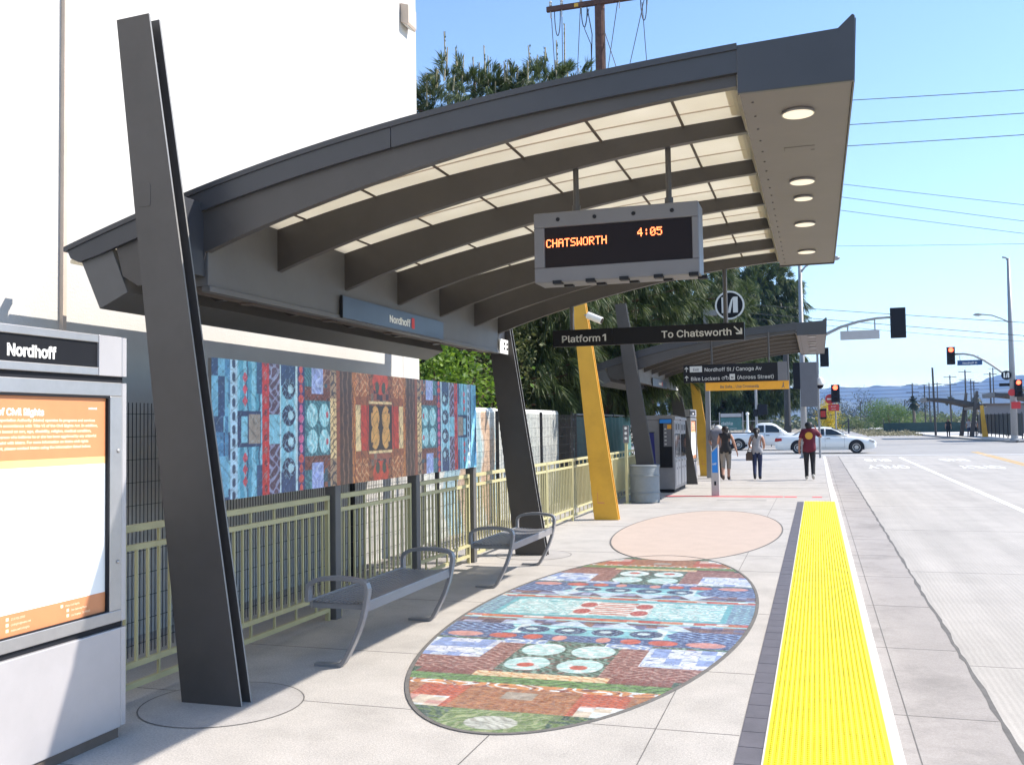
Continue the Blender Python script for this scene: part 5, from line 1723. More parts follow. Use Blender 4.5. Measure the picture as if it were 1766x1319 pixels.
MB().tube([(0, 0, 4.5), (-.45, 0, 4.86), (-1.2, 0, 5.5), (-1.9, 0, 6.02), (-2.6, 0, 6.40), (-3.2, 0, 6.52), (-3.95, 0, 6.52)], .075, 8).build('mast_arm', 'grey_pole', t, smooth=True)
signal3(t, -4.12, -.1, 5.74, .56, 1.32, r=.17)
sn = MB().box((-3.68, -.05, 5.66), (-1.98, -.01, 6.04)).build('street_name_plate', 'blue_sign', t, bevel=.01)
text('Nordhoff St', .27, 'white_letter', (-2.83, -.054, 5.76), '-y', sn, align='CENTER', xs=.98, bold=.003)
for x in (-3.5, -2.25): MB().box((x - .02, -.02, 6.04), (x + .02, .02, 6.4)).build('strap', 'grey_pole', sn)
signal3(t, .32, -.3, 3.22, .50, 1.26, r=.16)
lg = MB().lathe([(.34, -.04), (.34, .04)], (-.46, -.35, 4.82), 28, 'y').build('round_logo', 'black', t)
mm = MB()
for pg in ([(-.19, -.18), (-.09, -.18), (-.09, .2), (-.19, .2)], [(.08, -.18), (.19, -.18), (.19, .2), (.09, .2)], [(.08, .2), (.02, -.18), (-.05, -.18), (.03, .14)]):
    mm.prism([(-.46 + x, 4.82 + z) for x, z in pg], 'y', -.395, -.391)
mm.build('letter_m', 'white_letter', lg)
MB().lathe([(.26, -.02), (.26, .02)], (-.12, -.30, 3.55), 20, 'y').build('no_entry_disc', 'red', t)
MB().box((-.2, -.36, 2.35), (.42, -.32, 2.85)).build('red_plate', 'red', t)
MB().box((-.9, -.04, 4.02), (-.2, 0, 4.25)).build('dark_plate', 'black', t)

# ================================================================== VEHICLES (local +x is forward)
def loft(m_, st, mi=0):
    """st: list of (x, [(y,z),...]) half sections; mirrored"""
    n = len(st[0][1])
    for sgn in (1, -1):
        vs = [(x, sgn * y, z) for x, sec in st for y, z in sec]
        fs = []
        for i in range(len(st) - 1):
            for k in range(n - 1):
                q = (i * n + k, i * n + k + 1, (i + 1) * n + k + 1, (i + 1) * n + k)
                fs.append(q if sgn > 0 else q[::-1])
        for i in (0, len(st) - 1):
            fs.append(tuple(i * n + k for k in range(n)))
        m_.add(vs, fs, mi)
    return m_
def wheel(t, x, y, r):
    s_ = 1 if y > 0 else -1
    w_ = MB().lathe([(r * .62, -.10), (r * .94, -.105), (r, -.07), (r, .07), (r * .94, .105), (r * .62, .10)], (x, y, r), 26, 'y').build('wheel', 'tyre', t, smooth=False)
    hb = MB().lathe([(r * .64, y + s_ * .085), (r * .62, y + s_ * .108), (r * .50, y + s_ * .098), (r * .2, y + s_ * .102), (r * .18, y + s_ * .115), (.01, y + s_ * .115)], (x, 0, r), 22, 'y').build('rim', 'hub', w_)
    sl = MB()
    for k in range(7):
        a = 2 * PI * k / 7
        sl.prism([(x + q * math.cos(a + e), r + q * math.sin(a + e)) for q, e in ((r * .28, -.16), (r * .52, -.12), (r * .52, .12), (r * .28, .16))], 'y', *sorted((y + s_ * .1005, y + s_ * .1035)))
    sl.build('rim_slot', 'tyre', w_)
def arch(t, x, y, r, mk='black_matte'):
    P = [(x + r * math.cos(a), .34 + r * math.sin(a)) for a in [PI * k / 16 for k in range(17)]] + [(x - r, .2), (x + r, .2)]
    MB().prism(P, 'y', *sorted((y, y + (.006 if y > 0 else -.006)))).build('wheel_arch', mk, t)

t = thing('white_sedan', (.36, 57.2, ZR), 'white four door sedan driving to the right across the intersection', 'car')
def sec(yb, zb, zs, zt, ys=.90, yt=None):
    """body cross-section from sill to centreline at one station"""
    yt = yt if yt is not None else ys - .10
    return [(ys - .08, zb), (ys, zb + .16), (ys + .01, (zb + zs) / 2 + .08), (ys - .01, zs), (yt, zt - .03), (yt * .6, zt), (0, zt + .012)]
st = [(-2.58, sec(0, .36, .62, .70, .70)), (-2.53, sec(0, .26, .70, .86, .80)), (-2.35, sec(0, .22, .76, .97, .87)), (-1.9, sec(0, .20, .80, 1.01, .90)),
      (-1.35, sec(0, .20, .82, 1.02, .91)), (-.4, sec(0, .19, .82, .98, .91)), (.75, sec(0, .19, .80, .96, .91)), (1.3, sec(0, .20, .78, .92, .90)),
      (1.9, sec(0, .21, .74, .85, .88)), (2.35, sec(0, .23, .68, .77, .83)), (2.55, sec(0, .27, .60, .68, .74)), (2.63, sec(0, .36, .55, .60, .62))]
bd = MB(); loft(bd, st)
bd.build('body', 'car_white', t, smooth=True)
def rsec(y0, z0, y1, z1): return [(y0, z0), (y0 * .6 + y1 * .4, z0 * .6 + z1 * .4 + .01), (y1, z1 - .03), (y1 * .85, z1), (0, z1 + .02)]
cb = MB()
loft(cb, [(-1.62, rsec(.80, .98, .74, 1.01)), (-1.30, rsec(.80, .97, .66, 1.16)), (-.98, rsec(.80, .96, .60, 1.32)), (-.6, rsec(.80, .95, .58, 1.39)), (0, rsec(.80, .95, .58, 1.41)),
          (.35, rsec(.80, .95, .59, 1.38)), (.72, rsec(.80, .95, .63, 1.24)), (1.12, rsec(.80, .93, .70, 1.03)), (1.3, rsec(.79, .90, .76, .93))])
cb.build('cabin', 'car_white', t, smooth=True)
def cabin_y(z): return .80 - (z - .95) * .47 + .012
for sgn in (1, -1):
    for nm, P in (('front_window', [(.98, .985), (.08, .985), (.08, 1.325), (.38, 1.305), (.62, 1.20)]), ('rear_window', [(.0, .985), (-.82, .995), (-.80, 1.20), (-.62, 1.31), (.0, 1.335)]), ('quarter_glass', [(-.88, 1.0), (-1.22, 1.03), (-.90, 1.22)])):
        n = len(P)
        vs = [(x, sgn * (cabin_y(z) + e), z) for e in (0, .012) for x, z in P]
        MB().add(vs, [tuple(range(n)), tuple(range(2 * n - 1, n - 1, -1))] + [(i, i + n, (i + 1) % n + n, (i + 1) % n) for i in range(n)]).build(nm, 'car_glass', t)
    for x in (1.62, -1.36): arch(t, x, sgn * .912, .40)
    dl = MB()
    for x in (1.02, .04, -1.02): dl.box((x - .006, sgn * .905 - .012, .33), (x + .006, sgn * .905 + .012, .93))
    dl.box((-1.0, sgn * .909 - .012, .32), (1.05, sgn * .909 + .012, .332))
    dl.build('door_seam', 'grey_pole', t)
    for x in (.22, -.78): MB().box((x - .11, sgn * .912 - .015, .80), (x + .08, sgn * .912 + .015, .83)).build('door_handle', 'black_matte', t)
    MB().box((.86, min(sgn * .86, sgn * 1.05), .97), (1.02, max(sgn * .86, sgn * 1.05), 1.10)).build('wing_mirror', 'car_white', t, bevel=.03)
    MB().prism([(2.30, .64), (2.56, .58), (2.52, .68), (2.28, .74)], 'y', *sorted((sgn * .64, sgn * .86))).build('headlight', 'pale_panel', t)
    MB().prism([(-2.585, .66), (-2.20, .70), (-2.22, .84), (-2.55, .84)], 'y', *sorted((sgn * .60, sgn * .885))).build('tail_light', 'tail', t)
ws = [(1.155, 1.03), (.70, 1.27), (.42, 1.385)]
for nm, P in (('windscreen', [(1.16, 1.0, .68), (.80, 1.20, .62), (.40, 1.375, .56)]), ('rear_screen', [(-1.60, 1.015, .70), (-1.28, 1.175, .63), (-.96, 1.325, .56)])):
    vs = []
    for x, z, y in P: vs += [(x + (.02 if nm == 'windscreen' else -.02), -y, z + .03), (x + (.02 if nm == 'windscreen' else -.02), y, z + .03)]
    MB().add(vs, [(0, 1, 3, 2), (2, 3, 5, 4)]).build(nm, 'car_glass', t, smooth=True)
for x in (1.62, -1.36):
    for y in (.83, -.83): wheel(t, x, y, .33)
t.scale = (1.03, 1.03, 1.03)

t = thing('white_pickup', (-3.35, 64.5, ZR), 'white extended cab pickup truck behind the walking people', 'pickup truck')
bd = MB()
loft(bd, [(-2.6, sec(0, .42, .98, 1.10, .84)), (-2.5, sec(0, .40, 1.0, 1.12, .88)), (-.35, sec(0, .38, 1.0, 1.12, .90)), (.2, sec(0, .36, 1.0, 1.14, .90)), (1.35, sec(0, .36, 1.0, 1.12, .90)),
          (1.6, sec(0, .38, .98, 1.08, .89)), (2.3, sec(0, .40, .92, 1.02, .86)), (2.6, sec(0, .42, .84, .94, .80)), (2.68, sec(0, .46, .78, .82, .70))])
bd.build('body', 'car_white', t, smooth=True)
cb = MB()
loft(cb, [(-.42, rsec(.84, 1.06, .72, 1.58)), (-.30, rsec(.84, 1.06, .68, 1.70)), (0, rsec(.84, 1.06, .66, 1.74)), (.55, rsec(.84, 1.06, .66, 1.72)), (.82, rsec(.84, 1.06, .68, 1.62)), (1.25, rsec(.84, 1.06, .74, 1.28)), (1.5, rsec(.82, 1.05, .78, 1.10))])
cb.build('cabin', 'car_white', t, smooth=True)
for sgn in (1, -1):
    for nm, P in (('rear_side_window', [(.10, 1.14), (-.27, 1.14), (-.25, 1.58), (.10, 1.60)]), ('door_window', [(1.22, 1.13), (.20, 1.13), (.20, 1.60), (.62, 1.58), (.86, 1.48)])):
        n = len(P)
        vs = [(x, sgn * (.84 - (z - 1.06) * .27 + .005 + e), z) for e in (0, .02) for x, z in P]
        MB().add(vs, [tuple(range(n)), tuple(range(2 * n - 1, n - 1, -1))] + [(i, i + n, (i + 1) % n + n, (i + 1) % n) for i in range(n)]).build(nm, 'car_glass', t)
    for x in (1.75, -1.5): arch(t, x, sgn * .908, .44)
    MB().box((1.05, min(sgn * .88, sgn * 1.08), 1.12), (1.2, max(sgn * .88, sgn * 1.08), 1.32)).build('wing_mirror', 'car_white', t, bevel=.03)
    MB().box((.22, sgn * .905 - .015, .93), (.44, sgn * .905 + .015, .97)).build('door_handle', 'black_matte', t)
    dl = MB()
    for x in (.15, 1.32, -.40): dl.box((x - .008, sgn * .902 - .012, .45), (x + .008, sgn * .902 + .012, 1.10))
    dl.build('door_seam', 'grey_pole', t)
MB().box((-2.5, -.78, 1.11), (-.48, .78, 1.135)).build('bed_floor', 'black_matte', t)
for x in (1.75, -1.5):
    for y in (.82, -.82): wheel(t, x, y, .37)
# white van partly hidden left of the pickup
t = thing('round_sign_trailer', (-6.1, 66.5, ZR), 'pale low trailer with a round badge on its side, left of the pickup', 'trailer')
MB().box((-1.1, -.5, .45), (1.0, .5, 1.12)).build('body', 'pale_panel', t, bevel=.03)
bdg = MB().lathe([(.30, -.512), (.30, -.503)], (.15, 0, .88), 24, 'y').build('badge', 'grey_letter', t)
MB().lathe([(.12, -.518), (.12, -.5125)], (.15, 0, .88), 18, 'y').build('badge_centre', 'beam_under', bdg)
for x in (-.5, .55): MB().lathe([(.30, -.08), (.33, -.05), (.33, .05), (.30, .08)], (x, -.45, .33), 18, 'y').build('wheel', 'tyre', t)
# ================================================================== PEOPLE
def person(loc, rz, lab, pose, cloth, scale=1.0, group=None, hair='short', skin='skin_a', badge=None):
    """one continuous skinned body, clothing and hair as children; local +y is forward"""
    t = thing('person', loc, lab, 'person', group, rz)
    J = dict(pelvis=(0, 0, .93), waist=(0, .01, 1.08), chest=(0, .0, 1.28), neck=(0, .0, 1.46), skull=(0, .025, 1.56), crown=(0, .02, 1.66),
             hipL=(-.085, 0, .90), kneeL=(-.095, .03, .50), ankleL=(-.095, -.01, .085), toeL=(-.105, .15, .035), heelL=(-.095, -.05, .035),
             hipR=(.085, 0, .90), kneeR=(.095, .03, .50), ankleR=(.095, -.01, .085), toeR=(.105, .15, .035), heelR=(.095, -.05, .035),
             shL=(-.165, -.005, 1.40), elL=(-.235, -.02, 1.12), wrL=(-.25, .05, .88), paL=(-.25, .075, .80),
             shR=(.165, -.005, 1.40), elR=(.235, -.02, 1.12), wrR=(.25, .05, .88), paR=(.25, .075, .80))
    J.update(pose)
    R0 = dict(pelvis=(.145, .105), waist=(.135, .095), chest=(.16, .105), neck=(.055, .055), skull=(.082, .095), crown=(.066, .078),
              hip=(.09, .095), knee=(.058, .06), ankle=(.038, .042), toe=(.035, .028), heel=(.032, .03), sh=(.062, .062), el=(.043, .043), wr=(.028, .026), pa=(.036, .02))
    if 'bulk' in cloth:
        for q in ('pelvis', 'waist', 'chest'): R0[q] = tuple(v * cloth['bulk'] for v in R0[q])
    bones = [('pelvis', 'waist', 'torso'), ('waist', 'chest', 'torso'), ('chest', 'neck', 'torso'), ('neck', 'skull', 'head'), ('skull', 'crown', 'head')]
    for s_ in 'LR':
        bones += [('pelvis', 'hip' + s_, 'hips'), ('hip' + s_, 'knee' + s_, 'thigh'), ('knee' + s_, 'ankle' + s_, 'shin'), ('ankle' + s_, 'toe' + s_, 'foot'), ('ankle' + s_, 'heel' + s_, 'foot'),
                  ('chest', 'sh' + s_, 'torso'), ('sh' + s_, 'el' + s_, 'upper'), ('el' + s_, 'wr' + s_, 'fore'), ('wr' + s_, 'pa' + s_, 'hand')]
    names = ['pelvis'] + [k for k in J if k != 'pelvis']
    V = [Vector(J[k]) for k in names]
    Rr = [R0.get(k, R0.get(k[:-1], (.05, .05))) for k in names]
    E = [(names.index(a), names.index(b)) for a, b, _ in bones]
    # five fingers per hand, thumb from the side of the palm
    for s_ in 'LR':
        sg = -1 if s_ == 'L' else 1
        pa, wr = Vector(J['pa' + s_]), Vector(J['wr' + s_])
        d = (pa - wr).normalized()
        sd = Vector((0, 1, 0)) - d * d.y
        if sd.length < .2: sd = Vector((0, 0, 1)) - d * d.z
        sd.normalize()
        cu_ = d.cross(sd) * sg
        for k, (off, ln) in enumerate(((.027, .075), (.009, .085), (-.009, .08), (-.026, .062))):
            b0 = pa + sd * off
            i0 = len(V)
            V += [b0 + d * ln * .5 - cu_ * .006, b0 + d * ln - cu_ * .024]
            Rr += [(.0085, .0085), (.007, .007)]
            E += [(names.index('pa' + s_), i0), (i0, i0 + 1)]
        i0 = len(V)
        V += [wr.lerp(pa, .55) + sd * .038, pa + sd * .052 + d * .012]
        Rr += [(.011, .011), (.008, .008)]
        E += [(names.index('wr' + s_), i0), (i0, i0 + 1)]
    # nose and ears
    sk = Vector(J['skull'])
    fw = Vector(pose.get('face', (0, 1, 0))).normalized()
    si = Vector((1, 0, 0)) - fw * fw.x
    si.normalize()
    for p, r in ((sk + fw * .112 - Vector((0, 0, .0)), .014), (sk + si * .096, .018), (sk - si * .096, .018)):
        i0 = len(V); V.append(p); Rr.append((r, r)); E.append((names.index('skull'), i0))
    me = bpy.data.meshes.new('body')
    me.from_pydata([tuple(v) for v in V], E, [])
    tmp = bpy.data.objects.new('body', me)
    C.objects.link(tmp)
    sk_m = tmp.modifiers.new('skin', 'SKIN')
    sk_m.use_smooth_shade = True
    for i, sv_ in enumerate(me.skin_vertices[0].data):
        sv_.radius = Rr[i]
        sv_.use_root = (i == 0)
    tmp.modifiers.new('sub', 'SUBSURF').levels = 1
    dg = bpy.context.evaluated_depsgraph_get()
    bm_e = bpy.data.meshes.new_from_object(tmp.evaluated_get(dg))
    bpy.data.objects.remove(tmp)
    bm_e.name = 'body'
    bm_e.materials.clear(); bm_e.materials.append(M[skin])
    bm_e.shade_smooth()
    body = bpy.data.objects.new('body', bm_e)
    C.objects.link(body)
    body.parent = t
    segs = [(Vector(J[a]), Vector(J[b]), r, a) for a, b, r in bones]
    def region(p):
        best, rr_, uu, an = 1e9, None, 0, ''
        for a, b, r, nm in segs:
            ab = b - a
            u = max(0, min(1, (p - a).dot(ab) / max(ab.length_squared, 1e-9)))
            dd = (p - (a + ab * u)).length
            if dd < best: best, rr_, uu, an = dd, r, u, nm
        return rr_, uu, an
    regs = [region(f.center) for f in bm_e.polygons]
    def garment(name, mk, test, off, flare=None):
        keep = [f for f, g in zip(bm_e.polygons, regs) if test(g[0], g[1], f.center, g[2])]
        ids = sorted({v for f in keep for v in f.vertices})
        mp = {v: i for i, v in enumerate(ids)}
        vs = []
        for v in ids:
            vv = bm_e.vertices[v]
            q = vv.co + vv.normal * off
            if flare: q = flare(q, vv)
            vs.append(q)
        m2 = bpy.data.meshes.new(name)
        m2.from_pydata([tuple(v) for v in vs], [], [tuple(mp[v] for v in f.vertices) for f in keep])
        m2.materials.append(M[mk]); m2.shade_smooth()
        o = bpy.data.objects.new(name, m2)
        C.objects.link(o); o.parent = t
        so = o.modifiers.new('thick', 'SOLIDIFY'); so.thickness = .006; so.offset = -1
        return o
    sl = cloth.get('sleeve', .55)
    hem = cloth.get('hem', .86)
    def flare(q, vv):
        k = max(0, min(1, (1.2 - q.z) / .35))
        c = Vector((0, q.y * .0, q.z))
        return Vector((q.x * (1 + .05 * k), q.y * (1 + .22 * k), q.z))
    sh = garment('shirt', cloth['shirt'], lambda r, u, c, n: (r == 'torso') or (r == 'hips' and c.z > hem) or (r == 'thigh' and c.z > hem) or (r == 'upper' and u < sl), .020, flare)
    ln = cloth.get('leg', 1.0)
    pt = garment('trousers', cloth['trousers'], lambda r, u, c, n: r == 'hips' or r == 'thigh' or (r == 'torso' and c.z < hem + .06) or (r == 'shin' and u < ln), .012)
    garment('shoes', cloth['shoes'], lambda r, u, c, n: r == 'foot' or (r == 'shin' and u > .93), .010)
    if hair:
        def hf(q, vv): return q
        zc = J['skull'][2]
        yc = J['skull'][1]
        f_ = fw
        garment('hair', 'hair', lambda r, u, c, n: r == 'head' and (c.z > zc - .02 or (c - sk).dot(f_) < -.01) and (c - sk).dot(f_) < .055 and c.z > zc - .09, .018)
        if hair == 'long':
            MB().tube([sk - f_ * .10 + Vector((0, 0, .03)), sk - f_ * .135 + Vector((0, 0, -.06)), sk - f_ * .13 + Vector((0, 0, -.17)), sk - f_ * .115 + Vector((0, 0, -.26))], [.05, .055, .045, .02], 10).build('ponytail', 'hair', t, smooth=True)
    ey = MB()
    for s_ in (-1, 1):
        p = sk + fw * .088 + si * .034 * s_ + Vector((0, 0, .018))
        ey.lathe([(.003, -.010), (.009, -.005), (.010, 0), (.009, .005), (.003, .010)], tuple(p), 8)
    ey.build('eyes', 'hair', t)
    mo = MB().box(tuple(sk + fw * .088 - si * .025 + Vector((0, -.003, -.052))), tuple(sk + fw * .088 + si * .025 + Vector((0, .006, -.044))))
    mo.build('mouth', 'tail', t)
    t.scale = (scale,) * 3
    return t

M['maroon_shirt'] = mat('maroon_cotton', (.13, .012, .028), .85, var=.12, scale=9)
M['black_cloth'] = mat('black_cotton', (.015, .014, .017), .85, var=.15, scale=9)
M['grey_cloth'] = mat('grey_cotton', (.33, .33, .36), .85, var=.1, scale=9)
M['mid_grey_cloth'] = mat('slate_cotton', (.19, .185, .21), .85, var=.1, scale=9)
M['navy_denim'] = mat('navy_denim', (.02, .028, .075), .85, var=.15, scale=12)
M['khaki'] = mat('khaki_cotton', (.24, .21, .18), .85, var=.1, scale=9)
M['shoe_light'] = mat('pale_shoes', (.45, .43, .40), .7, var=.1)
M['brown_leather'] = mat('brown_leather', (.055, .03, .02), .5, var=.15)

walkA = dict(kneeL=(-.09, .10, .50), ankleL=(-.09, .06, .09), toeL=(-.10, .22, .04), heelL=(-.09, .02, .035), kneeR=(.09, .02, .50), ankleR=(.09, -.18, .14), toeR=(.10, -.05, .04), heelR=(.09, -.22, .11))
walkB = dict(kneeR=(.08, .10, .50), ankleR=(.07, .05, .09), toeR=(.08, .21, .04), heelR=(.07, .01, .035), kneeL=(-.08, .02, .50), ankleL=(-.07, -.20, .15), toeL=(-.075, -.08, .045), heelL=(-.07, -.24, .12))
# man in maroon with one hand raised to his ear
ps = dict(walkA)
ps.update(elR=(.34, .02, 1.22), wrR=(.22, .07, 1.43), paR=(.175, .065, 1.50), elL=(-.26, -.03, 1.12), wrL=(-.28, .06, .88), paL=(-.28, .09, .80))
t = person((-.24, 30, -.10), 0, 'person in maroon T-shirt with round yellow emblem, hand raised to the ear', ps,
           dict(shirt='maroon_shirt', trousers='black_cloth', shoes='shoe_light', sleeve=.75, hem=.80, bulk=1.18), 1.03)
e_ = MB()
e_.add([(.105 * math.cos(a), -.148 - .0, 1.27 + .105 * math.sin(a)) for a in [2 * PI * k / 24 for k in range(24)]] + [(.105 * math.cos(a), -.170, 1.27 + .105 * math.sin(a)) for a in [2 * PI * k / 24 for k in range(24)]],
       [tuple(range(24)), tuple(range(47, 23, -1))] + [(k, k + 24, (k + 1) % 24 + 24, (k + 1) % 24) for k in range(24)])
e_.build('shirt_emblem', 'mustard', t)
# woman in a pale grey tank top
ps = dict(walkB)
ps.update(elL=(-.24, .02, 1.12), wrL=(-.22, .20, 1.02), paL=(-.21, .27, 1.02), elR=(.23, .0, 1.12), wrR=(.21, .18, 1.0), paR=(.20, .25, 1.0))
person((-1.75, 30, -.10), 0, 'person in a pale grey tank top and dark blue jeans with hair tied back', ps,
       dict(shirt='grey_cloth', trousers='navy_denim', shoes='black_cloth', sleeve=.0, hem=.84), .94, hair='long')
t = thing('shoulder_bag', (-1.97, 29.93, -.10), 'brown shoulder bag at the hip of the person in the grey tank top', 'bag')
MB().prism([(-.10, .58), (.07, .58), (.10, .64), (.08, .84), (-.04, .86), (-.10, .78)], 'y', -.06, .06).build('pouch', 'brown_leather', t, bevel=.02)
MB().tube([(-.06, 0, .82), (.05, -.12, 1.10), (.14, -.13, 1.30), (.22, -.04, 1.36), (.20, .08, 1.15), (.06, .06, .84)], .012, 6).build('strap', 'brown_leather', t)
# man in black sleeveless top and khaki shorts
ps = dict(walkB)
ps.update(elR=(.26, .03, 1.12), wrR=(.33, .05, .88), paR=(.35, .06, .81), elL=(-.22, .03, 1.12), wrL=(-.2, .16, .95), paL=(-.19, .22, .93))
person((-2.64, 29.6, -.10), 0, 'person in a black sleeveless top and knee length khaki shorts, dark hair', ps,
       dict(shirt='black_cloth', trousers='khaki', shoes='brown_leather', sleeve=.0, hem=.84, leg=.35), .98, hair='short')
# person in grey T-shirt, head bowed forward
ps = dict(chest=(0, .02, 1.30), neck=(0, .10, 1.44), skull=(0, .21, 1.46), crown=(0, .27, 1.40), face=(0, .5, -.85), elL=(-.25, .06, 1.12), wrL=(-.2, .22, 1.0), paL=(-.18, .29, .98), elR=(.24, .08, 1.12), wrR=(.18, .24, 1.02), paR=(.16, .31, 1.0))
t = person((-2.95, 30.5, -.10), 0, 'person in a slate grey T-shirt, pale cap for sunlit shoulders, beside the far mustard column', ps,
       dict(shirt='mid_grey_cloth', trousers='black_cloth', shoes='black_cloth', sleeve=.85, hem=.80, bulk=1.2), 1.04, hair=None)
MB().lathe([(.125, -.02), (.128, .02), (.115, .07), (.08, .105), (.03, .12)], (0, .20, 1.475), 16).prism([(-.10, .26), (.10, .26), (.07, .37), (-.07, .37)], 'z', 1.455, 1.468).build('cap', 'white_paint', t, smooth=True)  # white cap added to stand for the sunlit top of the shoulders
# people on the far platform
for x, y, lab, sh_, tr_ in ((11.75, 99, 'distant person in dark clothes standing alone at the left end of the far shelters', 'black_cloth', 'black_cloth'),
                            (13.4, 98, 'distant person in a pale top in the middle of the far platform', 'grey_cloth', 'navy_denim'),
                            (13.95, 98.5, 'distant person in dark top near the pale topped person on the far platform', 'mid_grey_cloth', 'black_cloth'),
                            (16.6, 98, 'distant person in black near the tall signal pole', 'black_cloth', 'mid_grey_cloth')):
    person((x, y, .0), PI, lab, walkA if x > 13 else {}, dict(shirt=sh_, trousers=tr_, shoes='black_cloth', sleeve=.6), 1.0, 'people on the far platform')

# ================================================================== THE FAR SIDE
leafy_tree((10.2, 152, -.15), [(-.2, 0, 2.2, 3.3, 2.8, 2.5), (-1.5, 0, 3.3, 2.1, 2.0, 1.6), (1.9, 0, 1.8, 2.4, 2.2, 1.9)],
           'large rounded bright green bush beyond the intersection', 31, 'foliage_round', 12000, .16, .8, .12, 'round_bush', 'bush')
for k, (x, y, r, h, lab) in enumerate(((6.0, 178, 1.6, 2.2, 'small green bush left of the large rounded bush'), (3.2, 190, 2.4, 3.2, 'low green bush at the end of the busway'),
                                       (17.5, 175, 2.6, 3.0, 'green bush right of the large rounded bush'), (23.5, 180, 2.8, 3.4, 'green bush behind the far shelter roofs'))):
    leafy_tree((x, y, -.15), [(0, 0, h * .5, r, r, h * .55), (r * .6, 0, h * .4, r * .7, r * .7, h * .4)], lab, 40 + k, 'foliage_far', 2600, .2, .5, .1, 'round_bush', 'bush')
for k, (x, y, h) in enumerate(((4.5, 330, 11), (9, 340, 9), (14, 320, 12), (19, 345, 9), (25, 330, 8), (33, 350, 10), (-2, 300, 8))):
    leafy_tree((x, y, -.15), [(0, 0, h * .5, h * .22, h * .22, h * .5), (1.5, 0, h * .35, h * .3, h * .3, h * .35)],
               ['dark narrow tree in the far distance, left of the bush', 'second dark tree in the far distance', 'tallest dark tree behind the rounded bush', 'dark tree right of the rounded bush', 'dark tree behind the far poles', 'dark tree at the far right behind the shelters', 'dark tree beyond the red signal'][k],
               50 + k, 'foliage_dark', 1500, .5, h * .3, .2, 'distant_tree', group='dark trees in the distance')
# low green belt: one far hedge mass
rg = random.Random(77)
V, F = [], []
for k in range(9000):
    x, y = rg.uniform(-20, 95), rg.uniform(230, 290)
    z = abs(rg.gauss(0, 1)) * 1.1 + .1
    s_ = rg.uniform(.4, .9)
    i = len(V)
    a = Vector((rg.uniform(-1, 1), rg.uniform(-1, 1), rg.uniform(-.5, .5))).normalized() * s_
    b_ = a.orthogonal().normalized() * s_ * .6
    p = Vector((x, y, z))
    V += [tuple(p - a), tuple(p + b_), tuple(p + a), tuple(p - b_)]
    F.append((i, i + 1, i + 2, i + 3))
tag(MB().add(V, F).build('distant_hedge', 'foliage_olive', fix=False), 'band of low green scrub beyond the far busway', 'scrub', kind='stuff')
V, F = [], []
for k in range(7000):
    x, y = rg.uniform(5.5, 11.5), rg.uniform(118, 175)
    if x > 12.2 - (y - 118) * .03: continue
    z = abs(rg.gauss(0, 1)) * .18
    i = len(V)
    a = Vector((rg.uniform(-1, 1), rg.uniform(-1, 1), rg.uniform(0, 1))).normalized() * .12
    b_ = a.orthogonal().normalized() * .05
    p = Vector((x, y, z - .14))
    V += [tuple(p - a), tuple(p + b_), tuple(p + a), tuple(p - b_)]
    F.append((i, i + 1, i + 2, i + 3))
tag(MB().add(V, F).build('verge_grass', 'dry_grass', fix=False), 'dry grass verge along the far busway', 'grass', kind='stuff')
t = thing('green_windscreen_fence', (12.6, 140, -.15), 'long low dark green screened fence behind the far shelter', 'fence')
MB().box((-4, 0, .1), (22, .08, 1.45)).build('screen', 'screen_green', t)
b = MB()
for k in range(14): b.tube([(-4 + k * 2, .12, 0), (-4 + k * 2, .12, 1.95)], .05, 6)
b.build('posts', 'dark_pole', t)
def palm(x, y, h, lab, seed):
    rg = random.Random(seed)
    t = thing('palm_tree', (x, y, -.15), lab, 'palm tree', 'distant palm trees')
    MB().tube([(0, 0, 0), (.1, 0, h * .5), (0, 0, h)], [.22, .17, .15], 8).build('trunk', 'palm_bark', t)
    V, F = [], []
    for k in range(46):
        a = rg.uniform(0, 2 * PI)
        el = rg.uniform(-.9, 1.2)
        d = Vector((math.cos(a) * math.cos(el), math.sin(a) * math.cos(el), math.sin(el)))
        L_ = rg.uniform(.9, 1.35)
        sd = d.cross(Vector((0, 0, 1))).normalized() * .22
        o = Vector((0, 0, h))
        i = len(V)
        m_ = o + d * L_ * .6
        e = o + d * L_ + Vector((0, 0, -.35))
        V += [tuple(o), tuple(m_ + sd), tuple(e + sd * .8), tuple(e - sd * .8), tuple(m_ - sd)]
        F.append((i, i + 1, i + 2, i + 3, i + 4))
    MB().add(V, F).build('crown', 'foliage_dark', t, fix=False)
for k, (x, y, h, lab) in enumerate(((13.3, 150, 4.4, 'palm tree left of the bare utility poles'), (24.2, 200, 5.6, 'palm tree just right of the leaning bare pole'), (28.8, 200, 5.6, 'palm tree between the far poles, above the shelter'), (29.6, 165, 6.2, 'large shaggy palm above the far shelter'), (34.5, 185, 6.6, 'palm tree at the right behind the tall poles'))):
    palm(x, y, h, lab, 60 + k)
pl = [(13.23, 150, 7.0, 2, .16), (11.84, 110, 7.1, 0, .19), (14.84, 150, 6.55, 1, .15), (15.47, 150, 6.95, 2, .15), (24.26, 220, 9.4, 1, .2), (18.25, 150, 7.95, 2, .15), (20.24, 150, 8.63, 2, .19), (30.7, 220, 9.8, 2, .2), (23.44, 150, 8.2, 1, .2), (34.95, 220, 12.2, 2, .2), (17.8, 220, 5.9, 1, .18), (9.8, 240, 6.2, 0, .2), (12.4, 250, 6.6, 1, .2), (27, 190, 8.4, 2, .18)]
